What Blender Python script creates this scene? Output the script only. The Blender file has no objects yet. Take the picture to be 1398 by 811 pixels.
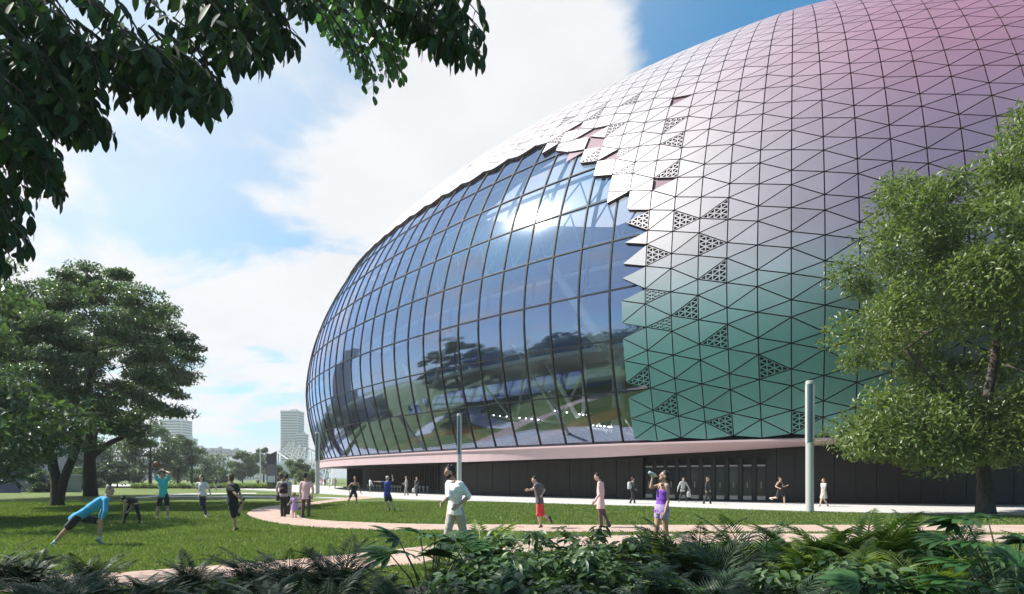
import bpy, bmesh, math, random
import numpy as np
from mathutils import Vector, Matrix, noise
from mathutils.geometry import tessellate_polygon

# ------------------------------------------------------------------ camera, sky, sun, exposure
SC = bpy.context.scene
COL = SC.collection
F, CX, HY, EYE = 850.0, 699.0, 652.0, 1.65          # focal length, principal column, horizon row (photo pixels), eye height (m)
cam = bpy.data.objects.new('camera', bpy.data.cameras.new('camera'))
COL.objects.link(cam)
cam.location = (0, 0, EYE)
cam.rotation_euler = (math.radians(90), 0, 0)
cam.data.sensor_width = 36
cam.data.lens = 36 * F / 1398
cam.data.shift_y = (HY - 405.5) / 1398
cam.data.clip_start = 0.05
cam.data.clip_end = 9000
SC.camera = cam
SUN = Vector((-0.652, 0.127, 0.746)).normalized()
SUN_EL = math.asin(SUN.z)
SUN_AZ = math.atan2(SUN.x, SUN.y)
SC.view_settings.view_transform = 'Standard'
SC.view_settings.look = 'None'
SC.view_settings.exposure = 0.80
SC.view_settings.gamma = 1.0
SC.render.film_transparent = False
SC.cycles.max_bounces = 8
SC.cycles.transparent_max_bounces = 12
SC.cycles.caustics_reflective = False
SC.cycles.caustics_refractive = False


def Wp(x, y, Z):
    """photo pixel + distance -> point of the place"""
    return Vector(((x - CX) / F * Z, Z, EYE + (HY - y) / F * Z))


def Gp(x, y, z=0.0):
    """photo pixel of a ground point -> point on the ground"""
    Z = EYE * F / (y - HY)
    return Vector(((x - CX) / F * Z, Z, z))


def lin(c):
    if isinstance(c, (int, float)): c = (c, c, c)
    return (c[0], c[1], c[2], 1.0)


class NT:
    def __init__(s, tree):
        s.t = tree; s.n = tree.nodes; s.l = tree.links

    def new(s, typ, **kw):
        nd = s.n.new(typ)
        for k, v in kw.items():
            if k.startswith('i_'):
                nd.inputs[k[2:].replace('_', ' ')].default_value = v
            else:
                setattr(nd, k, v)
        return nd

    def link(s, a, b): s.l.new(a, b)

    def math(s, op, a, b=None, c=None, clamp=False):
        nd = s.n.new('ShaderNodeMath'); nd.operation = op; nd.use_clamp = clamp
        for i, v in enumerate((a, b, c)):
            if v is None: continue
            if isinstance(v, (int, float)): nd.inputs[i].default_value = v
            else: s.l.new(v, nd.inputs[i])
        return nd.outputs[0]

    def vmath(s, op, a, b=None):
        nd = s.n.new('ShaderNodeVectorMath'); nd.operation = op
        for i, v in enumerate((a, b)):
            if v is None: continue
            if isinstance(v, (tuple, list, Vector)): nd.inputs[i].default_value = tuple(v)
            else: s.l.new(v, nd.inputs[i])
        return nd

    def mixc(s, f, a, b, mode='MIX'):
        nd = s.n.new('ShaderNodeMix'); nd.data_type = 'RGBA'; nd.blend_type = mode
        for sock, v in ((nd.inputs[0], f), (nd.inputs[6], a), (nd.inputs[7], b)):
            if isinstance(v, (int, float)): sock.default_value = v
            elif isinstance(v, tuple): sock.default_value = lin(v)
            else: s.l.new(v, sock)
        return nd.outputs[2]

    def ramp(s, f, stops, interp='LINEAR'):
        nd = s.n.new('ShaderNodeValToRGB'); nd.color_ramp.interpolation = interp
        e = nd.color_ramp.elements
        while len(e) < len(stops): e.new(0.5)
        for el, (p, c) in zip(e, stops):
            el.position = p; el.color = lin(c)
        s.l.new(f, nd.inputs[0])
        return nd.outputs[0]


world = bpy.data.worlds.new('World'); SC.world = world
world.use_nodes = True
W = NT(world.node_tree); W.n.clear()
w_out = W.new('ShaderNodeOutputWorld'); w_bg = W.new('ShaderNodeBackground')
w_bg.inputs['Strength'].default_value = 0.05
W.link(w_bg.outputs[0], w_out.inputs[0])
sky = W.new('ShaderNodeTexSky', sky_type='NISHITA', sun_disc=False)
sky.sun_elevation = SUN_EL; sky.sun_rotation = SUN_AZ
sky.air_density = 1.0; sky.dust_density = 0.9; sky.ozone_density = 1.5; sky.altitude = 50
tc = W.new('ShaderNodeTexCoord')
dirn = W.vmath('NORMALIZE', tc.outputs['Generated']).outputs[0]
sep = W.new('ShaderNodeSeparateXYZ'); W.link(dirn, sep.inputs[0])
zc = W.math('ADD', W.math('MAXIMUM', sep.outputs[2], 0.0), 0.22)
cmb = W.new('ShaderNodeCombineXYZ')
W.link(W.math('DIVIDE', sep.outputs[0], zc), cmb.inputs[0]); W.link(W.math('DIVIDE', sep.outputs[1], zc), cmb.inputs[1])
cmb.inputs[2].default_value = 3.7
n1 = W.new('ShaderNodeTexNoise'); n1.inputs['Scale'].default_value = 1.9; n1.inputs['Detail'].default_value = 9; n1.inputs['Roughness'].default_value = 0.56
n1.inputs['Distortion'].default_value = 0.25
W.link(cmb.outputs[0], n1.inputs['Vector'])
n2 = W.new('ShaderNodeTexNoise'); n2.inputs['Scale'].default_value = 3.4; n2.inputs['Detail'].default_value = 7; n2.inputs['Roughness'].default_value = 0.6
W.link(cmb.outputs[0], n2.inputs['Vector'])


def pdir(x, y): return Vector(((x - CX) / F, 1.0, (HY - y) / F)).normalized()


# where the clouds stand and where the sky is open, as directions
cover = W.math('MULTIPLY_ADD', W.math('SUBTRACT', n1.outputs['Fac'], 0.5), 1.55, 0.5)
for (px, py, rad, amt) in ((760, 60, 0.30, 0.30), (900, 0, 0.12, .2), (560, 215, 0.14, 0.16), (240, 400, 0.20, 0.24), (300, 180, 0.3, 0.10),
                           (1085, 8, 0.17, -0.46), (565, 170, .05, .10), (470, 150, 0.12, -0.34), (330, 220, .14, -.20), (150, 280, .1, -.10), (545, 175, .06, .12), (610, 140, .06, .1), (345, 455, 0.045, -0.14), (460, 300, 0.16, 0.04), (1240, -60, .26, -.4)):
    d = W.vmath('DOT_PRODUCT', dirn, pdir(px, py)).outputs['Value']
    ang = W.math('ARCCOSINE', W.math('MINIMUM', d, 1.0))
    g = W.math('EXPONENT', W.math('MULTIPLY', W.math('POWER', W.math('DIVIDE', ang, rad), 2.0), -1.0))
    cover = W.math('MULTIPLY_ADD', g, amt, cover)
# cloud bank low and ahead; unseen cloud overhead and behind thinned to cut fill light
cover = W.math('SUBTRACT', cover, W.math('MULTIPLY', W.math('SMOOTH_MAX', W.math('SUBTRACT', sep.outputs[2], 0.62), 0.0, 0.05), 0.9))
cover = W.math('SUBTRACT', cover, W.math('MULTIPLY', W.math('MAXIMUM', W.math('SUBTRACT', 0.25, sep.outputs[1]), 0.0), 0.10))
mr = W.new('ShaderNodeMapRange', interpolation_type='SMOOTHSTEP'); mr.inputs['From Min'].default_value = 0.50; mr.inputs['From Max'].default_value = 0.70
W.link(cover, mr.inputs['Value'])
d_sun = W.vmath('DOT_PRODUCT', dirn, SUN).outputs['Value']
glowf = W.math('POWER', W.math('MAXIMUM', W.math('MULTIPLY_ADD', d_sun, 0.5, 0.5), 0.0), 2.4)
cb = W.math('MULTIPLY_ADD', W.math('MINIMUM', W.math('MULTIPLY', glowf, 2.2), 1.0), 9.3, 1.3)
shade = W.math('MULTIPLY_ADD', n2.outputs['Fac'], 0.24, 0.86)
cb = W.math('MULTIPLY', cb, shade)
ccol = W.new('ShaderNodeCombineXYZ')
W.link(cb, ccol.inputs[0]); W.link(W.math('MULTIPLY', cb, 1.01), ccol.inputs[1]); W.link(W.math('MULTIPLY', cb, 1.035), ccol.inputs[2])
skyc = W.mixc(1.0, sky.outputs[0], (0.48, 1.80, 2.15), 'MULTIPLY')
# whitening towards the horizon (humid air)
hz = W.math('POWER', W.math('SUBTRACT', 1.0, W.math('MAXIMUM', sep.outputs[2], 0.0)), 5.0)
hz = W.math('MULTIPLY', hz, 0.62)
thin = W.math('MINIMUM', W.math('MAXIMUM', W.math('MULTIPLY_ADD', W.math('POWER', glowf, 2.0), 1.9, -0.26), 0.0), 0.60)
veil = W.math('MAXIMUM', hz, thin, clamp=True)
skyv = W.mixc(veil, skyc, ccol.outputs[0])
final = W.mixc(mr.outputs['Result'], skyv, ccol.outputs[0])
W.link(final, w_bg.inputs['Color'])

sl = bpy.data.lights.new('sun', 'SUN'); sl.energy = 5.0; sl.angle = math.radians(0.53); sl.color = (1.0, 0.955, 0.88)
so = bpy.data.objects.new('sun', sl); COL.objects.link(so)
so.rotation_euler = (-SUN).to_track_quat('-Z', 'Y').to_euler(); so.location = (-40, 20, 60)

# ------------------------------------------------------------------ helpers
HAZE_D = 0.00045
R = random.Random(11)
rng = np.random.default_rng(7)


def tag(o, label=None, cat=None, group=None, kind=None):
    if label: o['label'] = label
    if cat: o['category'] = cat
    if group: o['group'] = group
    if kind: o['kind'] = kind
    return o


def empty(name, loc=(0, 0, 0), rz=0.0):
    o = bpy.data.objects.new(name, None); COL.objects.link(o)
    o.empty_display_size = 0.2
    o.location = loc; o.rotation_euler = (0, 0, rz)
    return o


def link(name, me, parent=None, mats=None):
    o = bpy.data.objects.new(name, me); COL.objects.link(o)
    if parent is not None:
        o.parent = parent
        if parent.get('_w'):                       # mesh is in world coordinates: cancel the parent's offset
            o.matrix_parent_inverse = parent.matrix_basis.inverted()
    if mats is not None and not me.materials:
        for m in (mats if isinstance(mats, (list, tuple)) else [mats]): me.materials.append(m)
    return o


def wempty(name, loc):
    """an Empty at the base of a thing whose parts are given in world coordinates"""
    o = empty(name, loc); o['_w'] = 1
    return o


def np_mesh(name, V, Fc, mats, mi=None, smooth=False, colname=None, colors=None):
    me = bpy.data.meshes.new(name)
    V = np.asarray(V, np.float32); Fc = np.asarray(Fc, np.int32)
    k = Fc.shape[1]
    me.vertices.add(len(V)); me.vertices.foreach_set('co', V.ravel())
    me.loops.add(Fc.size); me.loops.foreach_set('vertex_index', Fc.ravel())
    me.polygons.add(len(Fc))
    me.polygons.foreach_set('loop_start', np.arange(0, Fc.size, k, dtype=np.int32))
    me.polygons.foreach_set('loop_total', np.full(len(Fc), k, np.int32))
    if mi is not None: me.polygons.foreach_set('material_index', np.asarray(mi, np.int32))
    me.polygons.foreach_set('use_smooth', np.full(len(Fc), smooth, bool))
    for m in (mats if isinstance(mats, (list, tuple)) else [mats]): me.materials.append(m)
    if colors is not None:
        a = me.color_attributes.new(colname or 'tint', 'FLOAT_COLOR', 'POINT')
        c = np.ones((len(V), 4), np.float32); c[:, :3] = colors
        a.data.foreach_set('color', c.ravel())
    me.update(calc_edges=True)
    return me


class MB:
    def __init__(s): s.v = []; s.f = []; s.m = []

    def add(s, vs, fs, m=0):
        b = len(s.v); s.v.extend([tuple(v) for v in vs])
        for f in fs: s.f.append([b + i for i in f]); s.m.append(m)

    def box(s, c, size, m=0, rz=0.0, taper=1.0, rot=None):
        hx, hy, hz = size[0] / 2, size[1] / 2, size[2] / 2
        M = rot if rot is not None else Matrix.Rotation(rz, 3, 'Z')
        vs = []
        for dz in (-1, 1):
            t = taper if dz > 0 else 1
            for dx, dy in ((-1, -1), (1, -1), (1, 1), (-1, 1)):
                vs.append(Vector(c) + M @ Vector((dx * hx * t, dy * hy * t, dz * hz)))
        s.add(vs, [(0, 3, 2, 1), (4, 5, 6, 7), (0, 1, 5, 4), (1, 2, 6, 5), (2, 3, 7, 6), (3, 0, 4, 7)], m)

    def tube(s, pts, rad, n=8, m=0, cap=True, flat=None, lat=None):
        """tube through pts; rad: radius per point (float) or (across, deep) pairs with lat giving the 'across' direction"""
        pts = [Vector(p) for p in pts]; k = len(pts)
        if isinstance(rad, (int, float)): rad = [rad] * k
        rings = []
        prev = None
        for i, p in enumerate(pts):
            d = (pts[min(i + 1, k - 1)] - pts[max(i - 1, 0)])
            if d.length < 1e-9: d = Vector((0, 0, 1))
            d.normalize()
            ref = Vector(lat) if lat is not None else (prev if prev is not None else (Vector((1, 0, 0)) if abs(d.x) < .8 else Vector((0, 1, 0))))
            u = ref - d * ref.dot(d)
            if u.length < 1e-6: u = d.orthogonal()
            u.normalize(); prev = u
            w = d.cross(u)
            r = rad[i]; ru, rw = r if isinstance(r, (tuple, list)) else (r, r)
            rings.append([p + u * math.cos(2 * math.pi * a / n) * ru + w * math.sin(2 * math.pi * a / n) * rw for a in range(n)])
        vs = [v for r_ in rings for v in r_]; fs = []
        for i in range(k - 1):
            for a in range(n):
                b = (a + 1) % n
                fs.append((i * n + a, i * n + b, (i + 1) * n + b, (i + 1) * n + a))
        if cap:
            fs.append(tuple(range(n - 1, -1, -1))); fs.append(tuple((k - 1) * n + a for a in range(n)))
        s.add(vs, fs, m)

    def ell(s, c, axes, n=12, k=8, m=0):
        """ellipsoid, axes: three vectors"""
        c = Vector(c); a, b, d = [Vector(x) for x in axes]
        vs = [c - d]; fs = []
        for i in range(1, k):
            ph = -math.pi / 2 + math.pi * i / k
            for j in range(n):
                th = 2 * math.pi * j / n
                vs.append(c + a * math.cos(ph) * math.cos(th) + b * math.cos(ph) * math.sin(th) + d * math.sin(ph))
        vs.append(c + d)
        for j in range(n): fs.append((0, 1 + (j + 1) % n, 1 + j))
        for i in range(k - 2):
            for j in range(n):
                q = 1 + i * n; fs.append((q + j, q + (j + 1) % n, q + n + (j + 1) % n, q + n + j))
        q = 1 + (k - 2) * n
        for j in range(n): fs.append((q + j, q + (j + 1) % n, len(vs) - 1))
        s.add(vs, fs, m)

    def mesh(s, name, mats, smooth=False):
        me = bpy.data.meshes.new(name); me.from_pydata(s.v, [], s.f)
        for m_ in (mats if isinstance(mats, (list, tuple)) else [mats]): me.materials.append(m_)
        if any(s.m): me.polygons.foreach_set('material_index', s.m)
        if smooth: me.polygons.foreach_set('use_smooth', [True] * len(me.polygons))
        me.update()
        return me

    def build(s, name, mats, parent=None, smooth=False):
        return link(name, s.mesh(name, mats, smooth), parent)


def mat(name, col, rough=0.6, metal=0.0, spec=0.5, var=0.0, vscale=4.0, bump=0.0, bscale=30.0, col2=None, sheen=0.0, transl=None, emit=None, coords='Object', coat=0.0):
    m = bpy.data.materials.new(name); m.use_nodes = True
    t = NT(m.node_tree); b = t.n['Principled BSDF']
    b.inputs['Roughness'].default_value = rough; b.inputs['Metallic'].default_value = metal
    b.inputs['Specular IOR Level'].default_value = spec
    b.inputs['Base Color'].default_value = lin(col)
    if coat: b.inputs['Coat Weight'].default_value = coat; b.inputs['Coat Roughness'].default_value = .15
    if sheen: b.inputs['Sheen Weight'].default_value = sheen
    tcn = t.new('ShaderNodeTexCoord')
    if var or col2:
        nz = t.new('ShaderNodeTexNoise'); nz.inputs['Scale'].default_value = vscale; nz.inputs['Detail'].default_value = 6
        t.link(tcn.outputs[coords], nz.inputs['Vector'])
        if col2:
            c = t.mixc(t.math('MULTIPLY_ADD', nz.outputs['Fac'], 2.6, -0.8, clamp=True), col, col2)
        else:
            c = t.mixc(nz.outputs['Fac'], tuple(x * (1 - var) for x in col[:3]), tuple(min(1, x * (1 + var)) for x in col[:3]))
        t.link(c, b.inputs['Base Color'])
    if bump:
        nb = t.new('ShaderNodeTexNoise'); nb.inputs['Scale'].default_value = bscale; nb.inputs['Detail'].default_value = 5
        t.link(tcn.outputs[coords], nb.inputs['Vector'])
        bp = t.new('ShaderNodeBump'); bp.inputs['Strength'].default_value = bump; bp.inputs['Distance'].default_value = 0.02
        t.link(nb.outputs['Fac'], bp.inputs['Height']); t.link(bp.outputs[0], b.inputs['Normal'])
    if emit:
        b.inputs['Emission Color'].default_value = lin(emit[0]); b.inputs['Emission Strength'].default_value = emit[1]
    if transl:
        tr = t.new('ShaderNodeBsdfTranslucent'); tr.inputs[0].default_value = lin(transl[0])
        mx = t.new('ShaderNodeMixShader'); mx.inputs[0].default_value = transl[1]
        t.link(b.outputs[0], mx.inputs[1]); t.link(tr.outputs[0], mx.inputs[2])
        t.link(mx.outputs[0], t.n['Material Output'].inputs[0])
    return m


def leafmat(name, c1, c2, rough=0.45, tr=0.28, spec=0.5):
    """foliage: colour varies from leaf to leaf and clump to clump"""
    m = bpy.data.materials.new(name); m.use_nodes = True
    t = NT(m.node_tree); b = t.n['Principled BSDF']
    geo = t.new('ShaderNodeNewGeometry'); tcn = t.new('ShaderNodeTexCoord')
    nz = t.new('ShaderNodeTexNoise'); nz.inputs['Scale'].default_value = 0.6; nz.inputs['Detail'].default_value = 3
    t.link(tcn.outputs['Object'], nz.inputs['Vector'])
    f = t.math('ADD', t.math('MULTIPLY', geo.outputs['Random Per Island'], 0.6), t.math('MULTIPLY', nz.outputs['Fac'], 0.5))
    c = t.mixc(f, c1, c2)
    t.link(c, b.inputs['Base Color'])
    b.inputs['Roughness'].default_value = rough; b.inputs['Specular IOR Level'].default_value = spec
    trn = t.new('ShaderNodeBsdfTranslucent')
    c3 = t.mixc(1.0, c, (1.5, 1.7, 0.7), 'MULTIPLY'); t.link(c3, trn.inputs[0])
    mx = t.new('ShaderNodeMixShader'); mx.inputs[0].default_value = tr
    t.link(b.outputs[0], mx.inputs[1]); t.link(trn.outputs[0], mx.inputs[2])
    t.link(mx.outputs[0], t.n['Material Output'].inputs[0])
    return m


M = {}
M['concrete'] = mat('pale_concrete', (0.50, 0.485, 0.47), .8, var=.06, vscale=.6, bump=.1, coords='Object')
M['path'] = mat('pink_path', (0.38, 0.265, 0.215), .9, col2=(0.47, 0.345, 0.285), vscale=1.3, bump=.35, bscale=90)
M['path_edge'] = mat('path_edging', (0.40, 0.34, 0.29), .85, var=.1)
M['soil'] = mat('bed_soil', (0.035, 0.026, 0.018), .95, col2=(0.06, 0.045, 0.03), vscale=5, bump=.8, bscale=25)
M['dark_frame'] = mat('dark_frame', (0.016, 0.019, 0.022), .6, spec=.25, var=.1)
M['maroon'] = mat('maroon_edge', (0.13, 0.065, 0.085), .55, var=.1)
M['mauve_under'] = mat('mauve_underlay', (.20, .10, .14), .5, var=.1)
M['substrate'] = mat('dark_backing', (0.018, 0.014, 0.017), .8, var=.1)
M['pink'] = mat('pink_band', (0.55, 0.40, 0.42), .45, var=.05, vscale=.3)
M['black_clad'] = mat('dark_cladding', (0.012, 0.009, 0.009), .5, col2=(0.018, 0.013, 0.013), vscale=.7)
M['brown_fin'] = mat('brown_fin', (0.05, 0.028, 0.022), .5, var=.1)
M['white_steel'] = mat('white_steel', (0.72, 0.74, 0.77), .45, var=.05)
M['grey_steel'] = mat('grey_steel', (0.20, 0.22, 0.25), .5, var=.1)
M['bark'] = mat('bark', (0.055, 0.042, 0.033), .9, col2=(0.10, 0.085, 0.07), vscale=6, bump=1.0, bscale=14)
M['bark_dark'] = mat('dark_bark', (0.035, 0.027, 0.022), .9, col2=(0.06, 0.048, 0.04), vscale=6, bump=1.0, bscale=14)
M['leaf_left'] = leafmat('leaf_deep_green', (0.024, 0.060, 0.028), (0.125, 0.185, 0.09), .42, .28)
M['leaf_right'] = leafmat('leaf_olive_green', (0.040, 0.080, 0.018), (0.20, 0.25, 0.075), .40, .34)
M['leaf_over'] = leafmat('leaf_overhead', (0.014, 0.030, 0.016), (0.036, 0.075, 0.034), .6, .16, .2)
M['leaf_far'] = leafmat('leaf_far', (0.05, 0.10, 0.04), (0.15, 0.20, 0.09), .6, .25)
M['leaf_shrub'] = leafmat('leaf_glossy_shrub', (0.028, 0.065, 0.022), (0.085, 0.15, 0.05), .42, .2, .45)
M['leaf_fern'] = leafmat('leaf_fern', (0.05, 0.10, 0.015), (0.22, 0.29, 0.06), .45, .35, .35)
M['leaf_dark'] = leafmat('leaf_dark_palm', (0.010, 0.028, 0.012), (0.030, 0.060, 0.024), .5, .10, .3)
M['leaf_palmate'] = leafmat('leaf_palmate', (0.022, 0.075, 0.020), (0.06, 0.14, 0.035), .45, .2, .4)
M['stem'] = mat('green_stem', (0.06, 0.09, 0.03), .6, var=.2)


# ------------------------------------------------------------------ ground, paths, plaza
def lawn_material():
    m = bpy.data.materials.new('lawn'); m.use_nodes = True
    t = NT(m.node_tree); b = t.n['Principled BSDF']
    g = t.new('ShaderNodeNewGeometry')
    def nz(sc, det=5):
        n = t.new('ShaderNodeTexNoise'); n.inputs['Scale'].default_value = sc; n.inputs['Detail'].default_value = det
        t.link(g.outputs['Position'], n.inputs['Vector']); return n.outputs['Fac']
    a = nz(0.35); c = nz(3.0); d = nz(28.0, 3)
    f = t.math('MULTIPLY_ADD', a, 0.7, t.math('MULTIPLY_ADD', c, 0.5, t.math('MULTIPLY', d, 0.6)))
    col = t.ramp(f, [(0.60, (0.040, 0.074, 0.018)), (0.86, (0.110, 0.165, 0.045)), (1.08, (0.19, 0.215, 0.080))])
    t.link(col, b.inputs['Base Color']); b.inputs['Roughness'].default_value = .9; b.inputs['Specular IOR Level'].default_value = .2
    bp = t.new('ShaderNodeBump'); bp.inputs['Strength'].default_value = .9; bp.inputs['Distance'].default_value = .05
    t.link(d, bp.inputs['Height']); t.link(bp.outputs[0], b.inputs['Normal'])
    return m


M['lawn'] = lawn_material()
gm = MB(); gm.add([(-1700, -900, 0), (1700, -900, 0), (1700, 2150, 0), (-1700, 2150, 0)], [(0, 1, 2, 3)])
tag(gm.build('ground', M['lawn']), kind='structure')


def sheet(name, poly, m, z, thick=0.0, kind='structure'):
    P = [Vector((p[0], p[1], z)) for p in poly]
    tris = tessellate_polygon([P])
    b = MB(); b.add(P, [tuple(t_) for t_ in tris])
    me = b.mesh(name, m)
    bm = bmesh.new(); bm.from_mesh(me)
    bmesh.ops.recalc_face_normals(bm, faces=bm.faces)
    for f in bm.faces:
        if f.normal.z < 0: f.normal_flip()
    bm.to_mesh(me); bm.free()
    return tag(link(name, me), kind=kind)


def smoothpoly(pts, n=4, closed=False):
    """Catmull-Rom through 2-D/3-D points"""
    P = [Vector(p) for p in pts]; out = []
    N = len(P); rngi = range(N if closed else N - 1)
    for i in rngi:
        p0 = P[(i - 1) % N] if closed or i > 0 else P[0]
        p1 = P[i]; p2 = P[(i + 1) % N]
        p3 = P[(i + 2) % N] if closed or i + 2 < N else P[-1]
        for k in range(n):
            t = k / n
            out.append(0.5 * ((2 * p1) + (p2 - p0) * t + (2 * p0 - 5 * p1 + 4 * p2 - p3) * t * t + (3 * p1 - p0 - 3 * p2 + p3) * t ** 3))
    if not closed: out.append(P[-1])
    return out


outer = [Gp(*p) for p in [(1500, 730), (1250, 727), (1000, 727), (800, 727), (700, 726), (607, 724.6), (540, 724), (482, 723), (430, 720.5), (391, 716.5), (358, 711), (337, 702.5), (350, 694.5), (378, 690), (425, 685.8), (469, 680), (500, 676.6), (530, 674)]]
inner = [Gp(*p) for p in [(545, 678), (520, 679.6), (497, 681.5), (469, 684), (425, 690.6), (406, 695), (402, 700), (417, 708), (448, 711), (482, 712.6), (530, 714.6), (586, 715.8), (700, 716.5), (800, 717), (1000, 717), (1250, 717), (1500, 717)]]
ring_poly = [(v.x, v.y) for v in smoothpoly(outer, 4) + smoothpoly(inner, 4)]
sheet('path', ring_poly, M['path'], 0.012)
front_top = [Gp(*p) for p in [(-80, 788), (54, 786), (108, 784), (160, 782), (225, 777.5), (275, 774), (313, 771), (388, 765), (490, 756), (590, 745), (700, 737), (850, 731), (1000, 728.5), (1300, 730), (1500, 731)]]
front_bot = [Gp(*p) for p in [(1500, 740), (1300, 741), (1000, 742), (850, 747), (700, 756), (600, 768), (500, 777), (400, 785), (313, 792), (225, 798), (163, 803), (54, 808), (-80, 815)]]
front_poly = [(v.x, v.y) for v in smoothpoly(front_top, 3) + smoothpoly(front_bot, 3)]
sheet('path', front_poly, M['path'], 0.008)
for a, b in (([(185, 678.4), (215, 676), (252, 674), (300, 673.2), (350, 673)], [(350, 674.2), (300, 674.4), (252, 675.6), (215, 678.2), (185, 680.5)]),
             ([(225, 677.4), (260, 677), (345, 677.4), (430, 678.6), (470, 679.5)], [(470, 681), (430, 680), (345, 679), (260, 678.6), (225, 679.4)])):
    sheet('path', [(v.x, v.y) for v in smoothpoly([Gp(*p) for p in a], 3) + smoothpoly([Gp(*p) for p in b], 3)], M['concrete'], 0.006)
bed_poly = [(-9, 2.0), (12, 2.0), (12, 11.0), (7, 10.6), (4.5, 10.2), (2, 9.9), (0.0, 9.7), (-2, 9.1), (-4.2, 8.4), (-7, 7.8), (-9, 7.4)]
sheet('soil', bed_poly, M['soil'], 0.02)

# ------------------------------------------------------------------ the stadium surface: s = metres round the base, v = metres up the skin
Q = (37.1482, 79.6698, 74.5843, 45.7615, 2.679, 13.8218, 29.7894, 28.6154, 1.1, 1.2249)
H0 = 4.1
_cx, _cy, _a, _b, _rot, _zc, _hh, _wd, _pw, _ne = Q
_th = np.linspace(-np.pi, np.pi, 6001)


def _S(th):
    c, s = np.cos(th), np.sin(th)
    return _a * np.sign(c) * np.abs(c) ** _ne, _b * np.sign(s) * np.abs(s) ** _ne


_x, _y = _S(_th)
_x1, _y1 = _S(_th + 1e-3); _x0, _y0 = _S(_th - 1e-3)
_tx, _ty = _x1 - _x0, _y1 - _y0; _l = np.hypot(_tx, _ty) + 1e-12
_nx, _ny = _ty / _l, -_tx / _l
_cr, _sr = math.cos(_rot), math.sin(_rot)
BX = _cx + _cr * _x - _sr * _y; BY = _cy + _sr * _x + _cr * _y
BNX = _cr * _nx - _sr * _ny; BNY = _sr * _nx + _cr * _ny
ARC = np.concatenate([[0], np.cumsum(np.hypot(np.diff(BX), np.diff(BY)))])
PER = ARC[-1]
_s0 = (H0 - _zc) / _hh
_t0 = math.copysign(math.asin(abs(_s0) ** (1 / _pw)), _s0)
_t = np.linspace(_t0, math.pi / 2, 3000)
_r = _wd * np.sign(np.cos(_t)) * np.abs(np.cos(_t)) ** _pw
VZ = _zc + _hh * np.sign(np.sin(_t)) * np.abs(np.sin(_t)) ** _pw
VR = _r - _r[0]
VARC = np.concatenate([[0], np.cumsum(np.hypot(np.diff(VR), np.diff(VZ)))])


def base_pt(s):
    s = s % PER
    n = Vector((np.interp(s, ARC, BNX), np.interp(s, ARC, BNY), 0)); n.normalize()
    return Vector((np.interp(s, ARC, BX), np.interp(s, ARC, BY), 0)), n


def prof(v):
    v2 = v + 1e-2
    if v < 0:
        return 0.0, H0 + v, Vector((1, 0))
    r, z = np.interp(v, VARC, VR), np.interp(v, VARC, VZ)
    a, b_ = max(v - .15, 0), v + .15
    dr = np.interp(b_, VARC, VR) - np.interp(a, VARC, VR); dz = np.interp(b_, VARC, VZ) - np.interp(a, VARC, VZ)
    l = math.hypot(dr, dz)
    return r, z, Vector((dz / l, -dr / l))         # outward normal in (radial, z)


def SV(s, v, off=0.0, want_n=False):
    p, n = base_pt(s); r, z, pn = prof(v)
    nn = Vector((n.x * pn.x, n.y * pn.x, pn.y))
    P = Vector((p.x + n.x * r, p.y + n.y * r, z)) + nn * off
    return (P, nn) if want_n else P


def proj(P):
    if P.y < 0.5: return None
    return CX + F * P.x / P.y, HY - F * (P.z - EYE) / P.y


stadium = wempty('stadium', (25.0, 80.0, 0)); stadium.matrix_basis
tag(stadium, 'huge egg-shaped stadium with blue glass wall and pink, white and teal triangular metal panels', 'stadium')

# skin paint: a per-position colour of the panels themselves (pearl white, mauve and teal)
def skin_col(s, v):
    def mixv(a, b, t): t = max(0, min(1, t)); t = t * t * (3 - 2 * t); return tuple(x + (y - x) * t for x, y in zip(a, b))
    white = (0.48, 0.44, 0.46); mauve = (0.36, 0.175, 0.25); lilac = (0.25, 0.185, 0.265); teal = (0.115, 0.285, 0.27); ice = (0.35, 0.43, 0.455)
    s = s + 3.2
    k = (s - 268) / 24.0
    up = mixv(white, mauve, k)
    mid = mixv(white, lilac, (s - 273) / 16.0)
    c = mixv(mid, up, (v - 15) / 12.0)
    c = mixv(ice, c, (v - 7.5) / 6.0) if s > 266 else c
    low = mixv(teal, (0.16, 0.21, 0.24), (s - 282) / 10.0)
    c = mixv(low, c, (v - 5.2) / 6.5) if s > 266 else c
    return c


def panel_material():
    m = bpy.data.materials.new('pearl_panel'); m.use_nodes = True
    t = NT(m.node_tree); b = t.n['Principled BSDF']
    at = t.new('ShaderNodeAttribute', attribute_name='tint')
    g = t.new('ShaderNodeNewGeometry')
    nz = t.new('ShaderNodeTexNoise'); nz.inputs['Scale'].default_value = .8; nz.inputs['Detail'].default_value = 6
    t.link(g.outputs['Position'], nz.inputs['Vector'])
    k = t.math('MULTIPLY_ADD', nz.outputs['Fac'], .22, .89)
    vm = t.vmath('SCALE', at.outputs['Color']); t.link(k, vm.inputs['Scale'])
    t.link(vm.outputs[0], b.inputs['Base Color'])
    b.inputs['Roughness'].default_value = .42; b.inputs['Metallic'].default_value = .25; b.inputs['Specular IOR Level'].default_value = .5
    return m


M['panel'] = panel_material()
SP, S_SHORT, S_LONG, V_START = 1.682, 0.98, 1.4925, 1.32
PERV = S_SHORT + 2 * S_LONG
S_EDGE = 268.03


def colverts(ci, vmax):
    """vertex heights of column ci: short, long, long ... shifted by half a period from one column to the next"""
    ph = V_START + (0 if ci % 2 else PERV / 2)
    out = []; k = -2
    while True:
        b = ph + k * PERV
        for d, tg in ((0, 0), (S_SHORT, 1), (S_SHORT + S_LONG, 2)):
            out.append((b + d, (k, tg)))
        k += 1
        if b > vmax + 6: break
    return out


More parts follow.
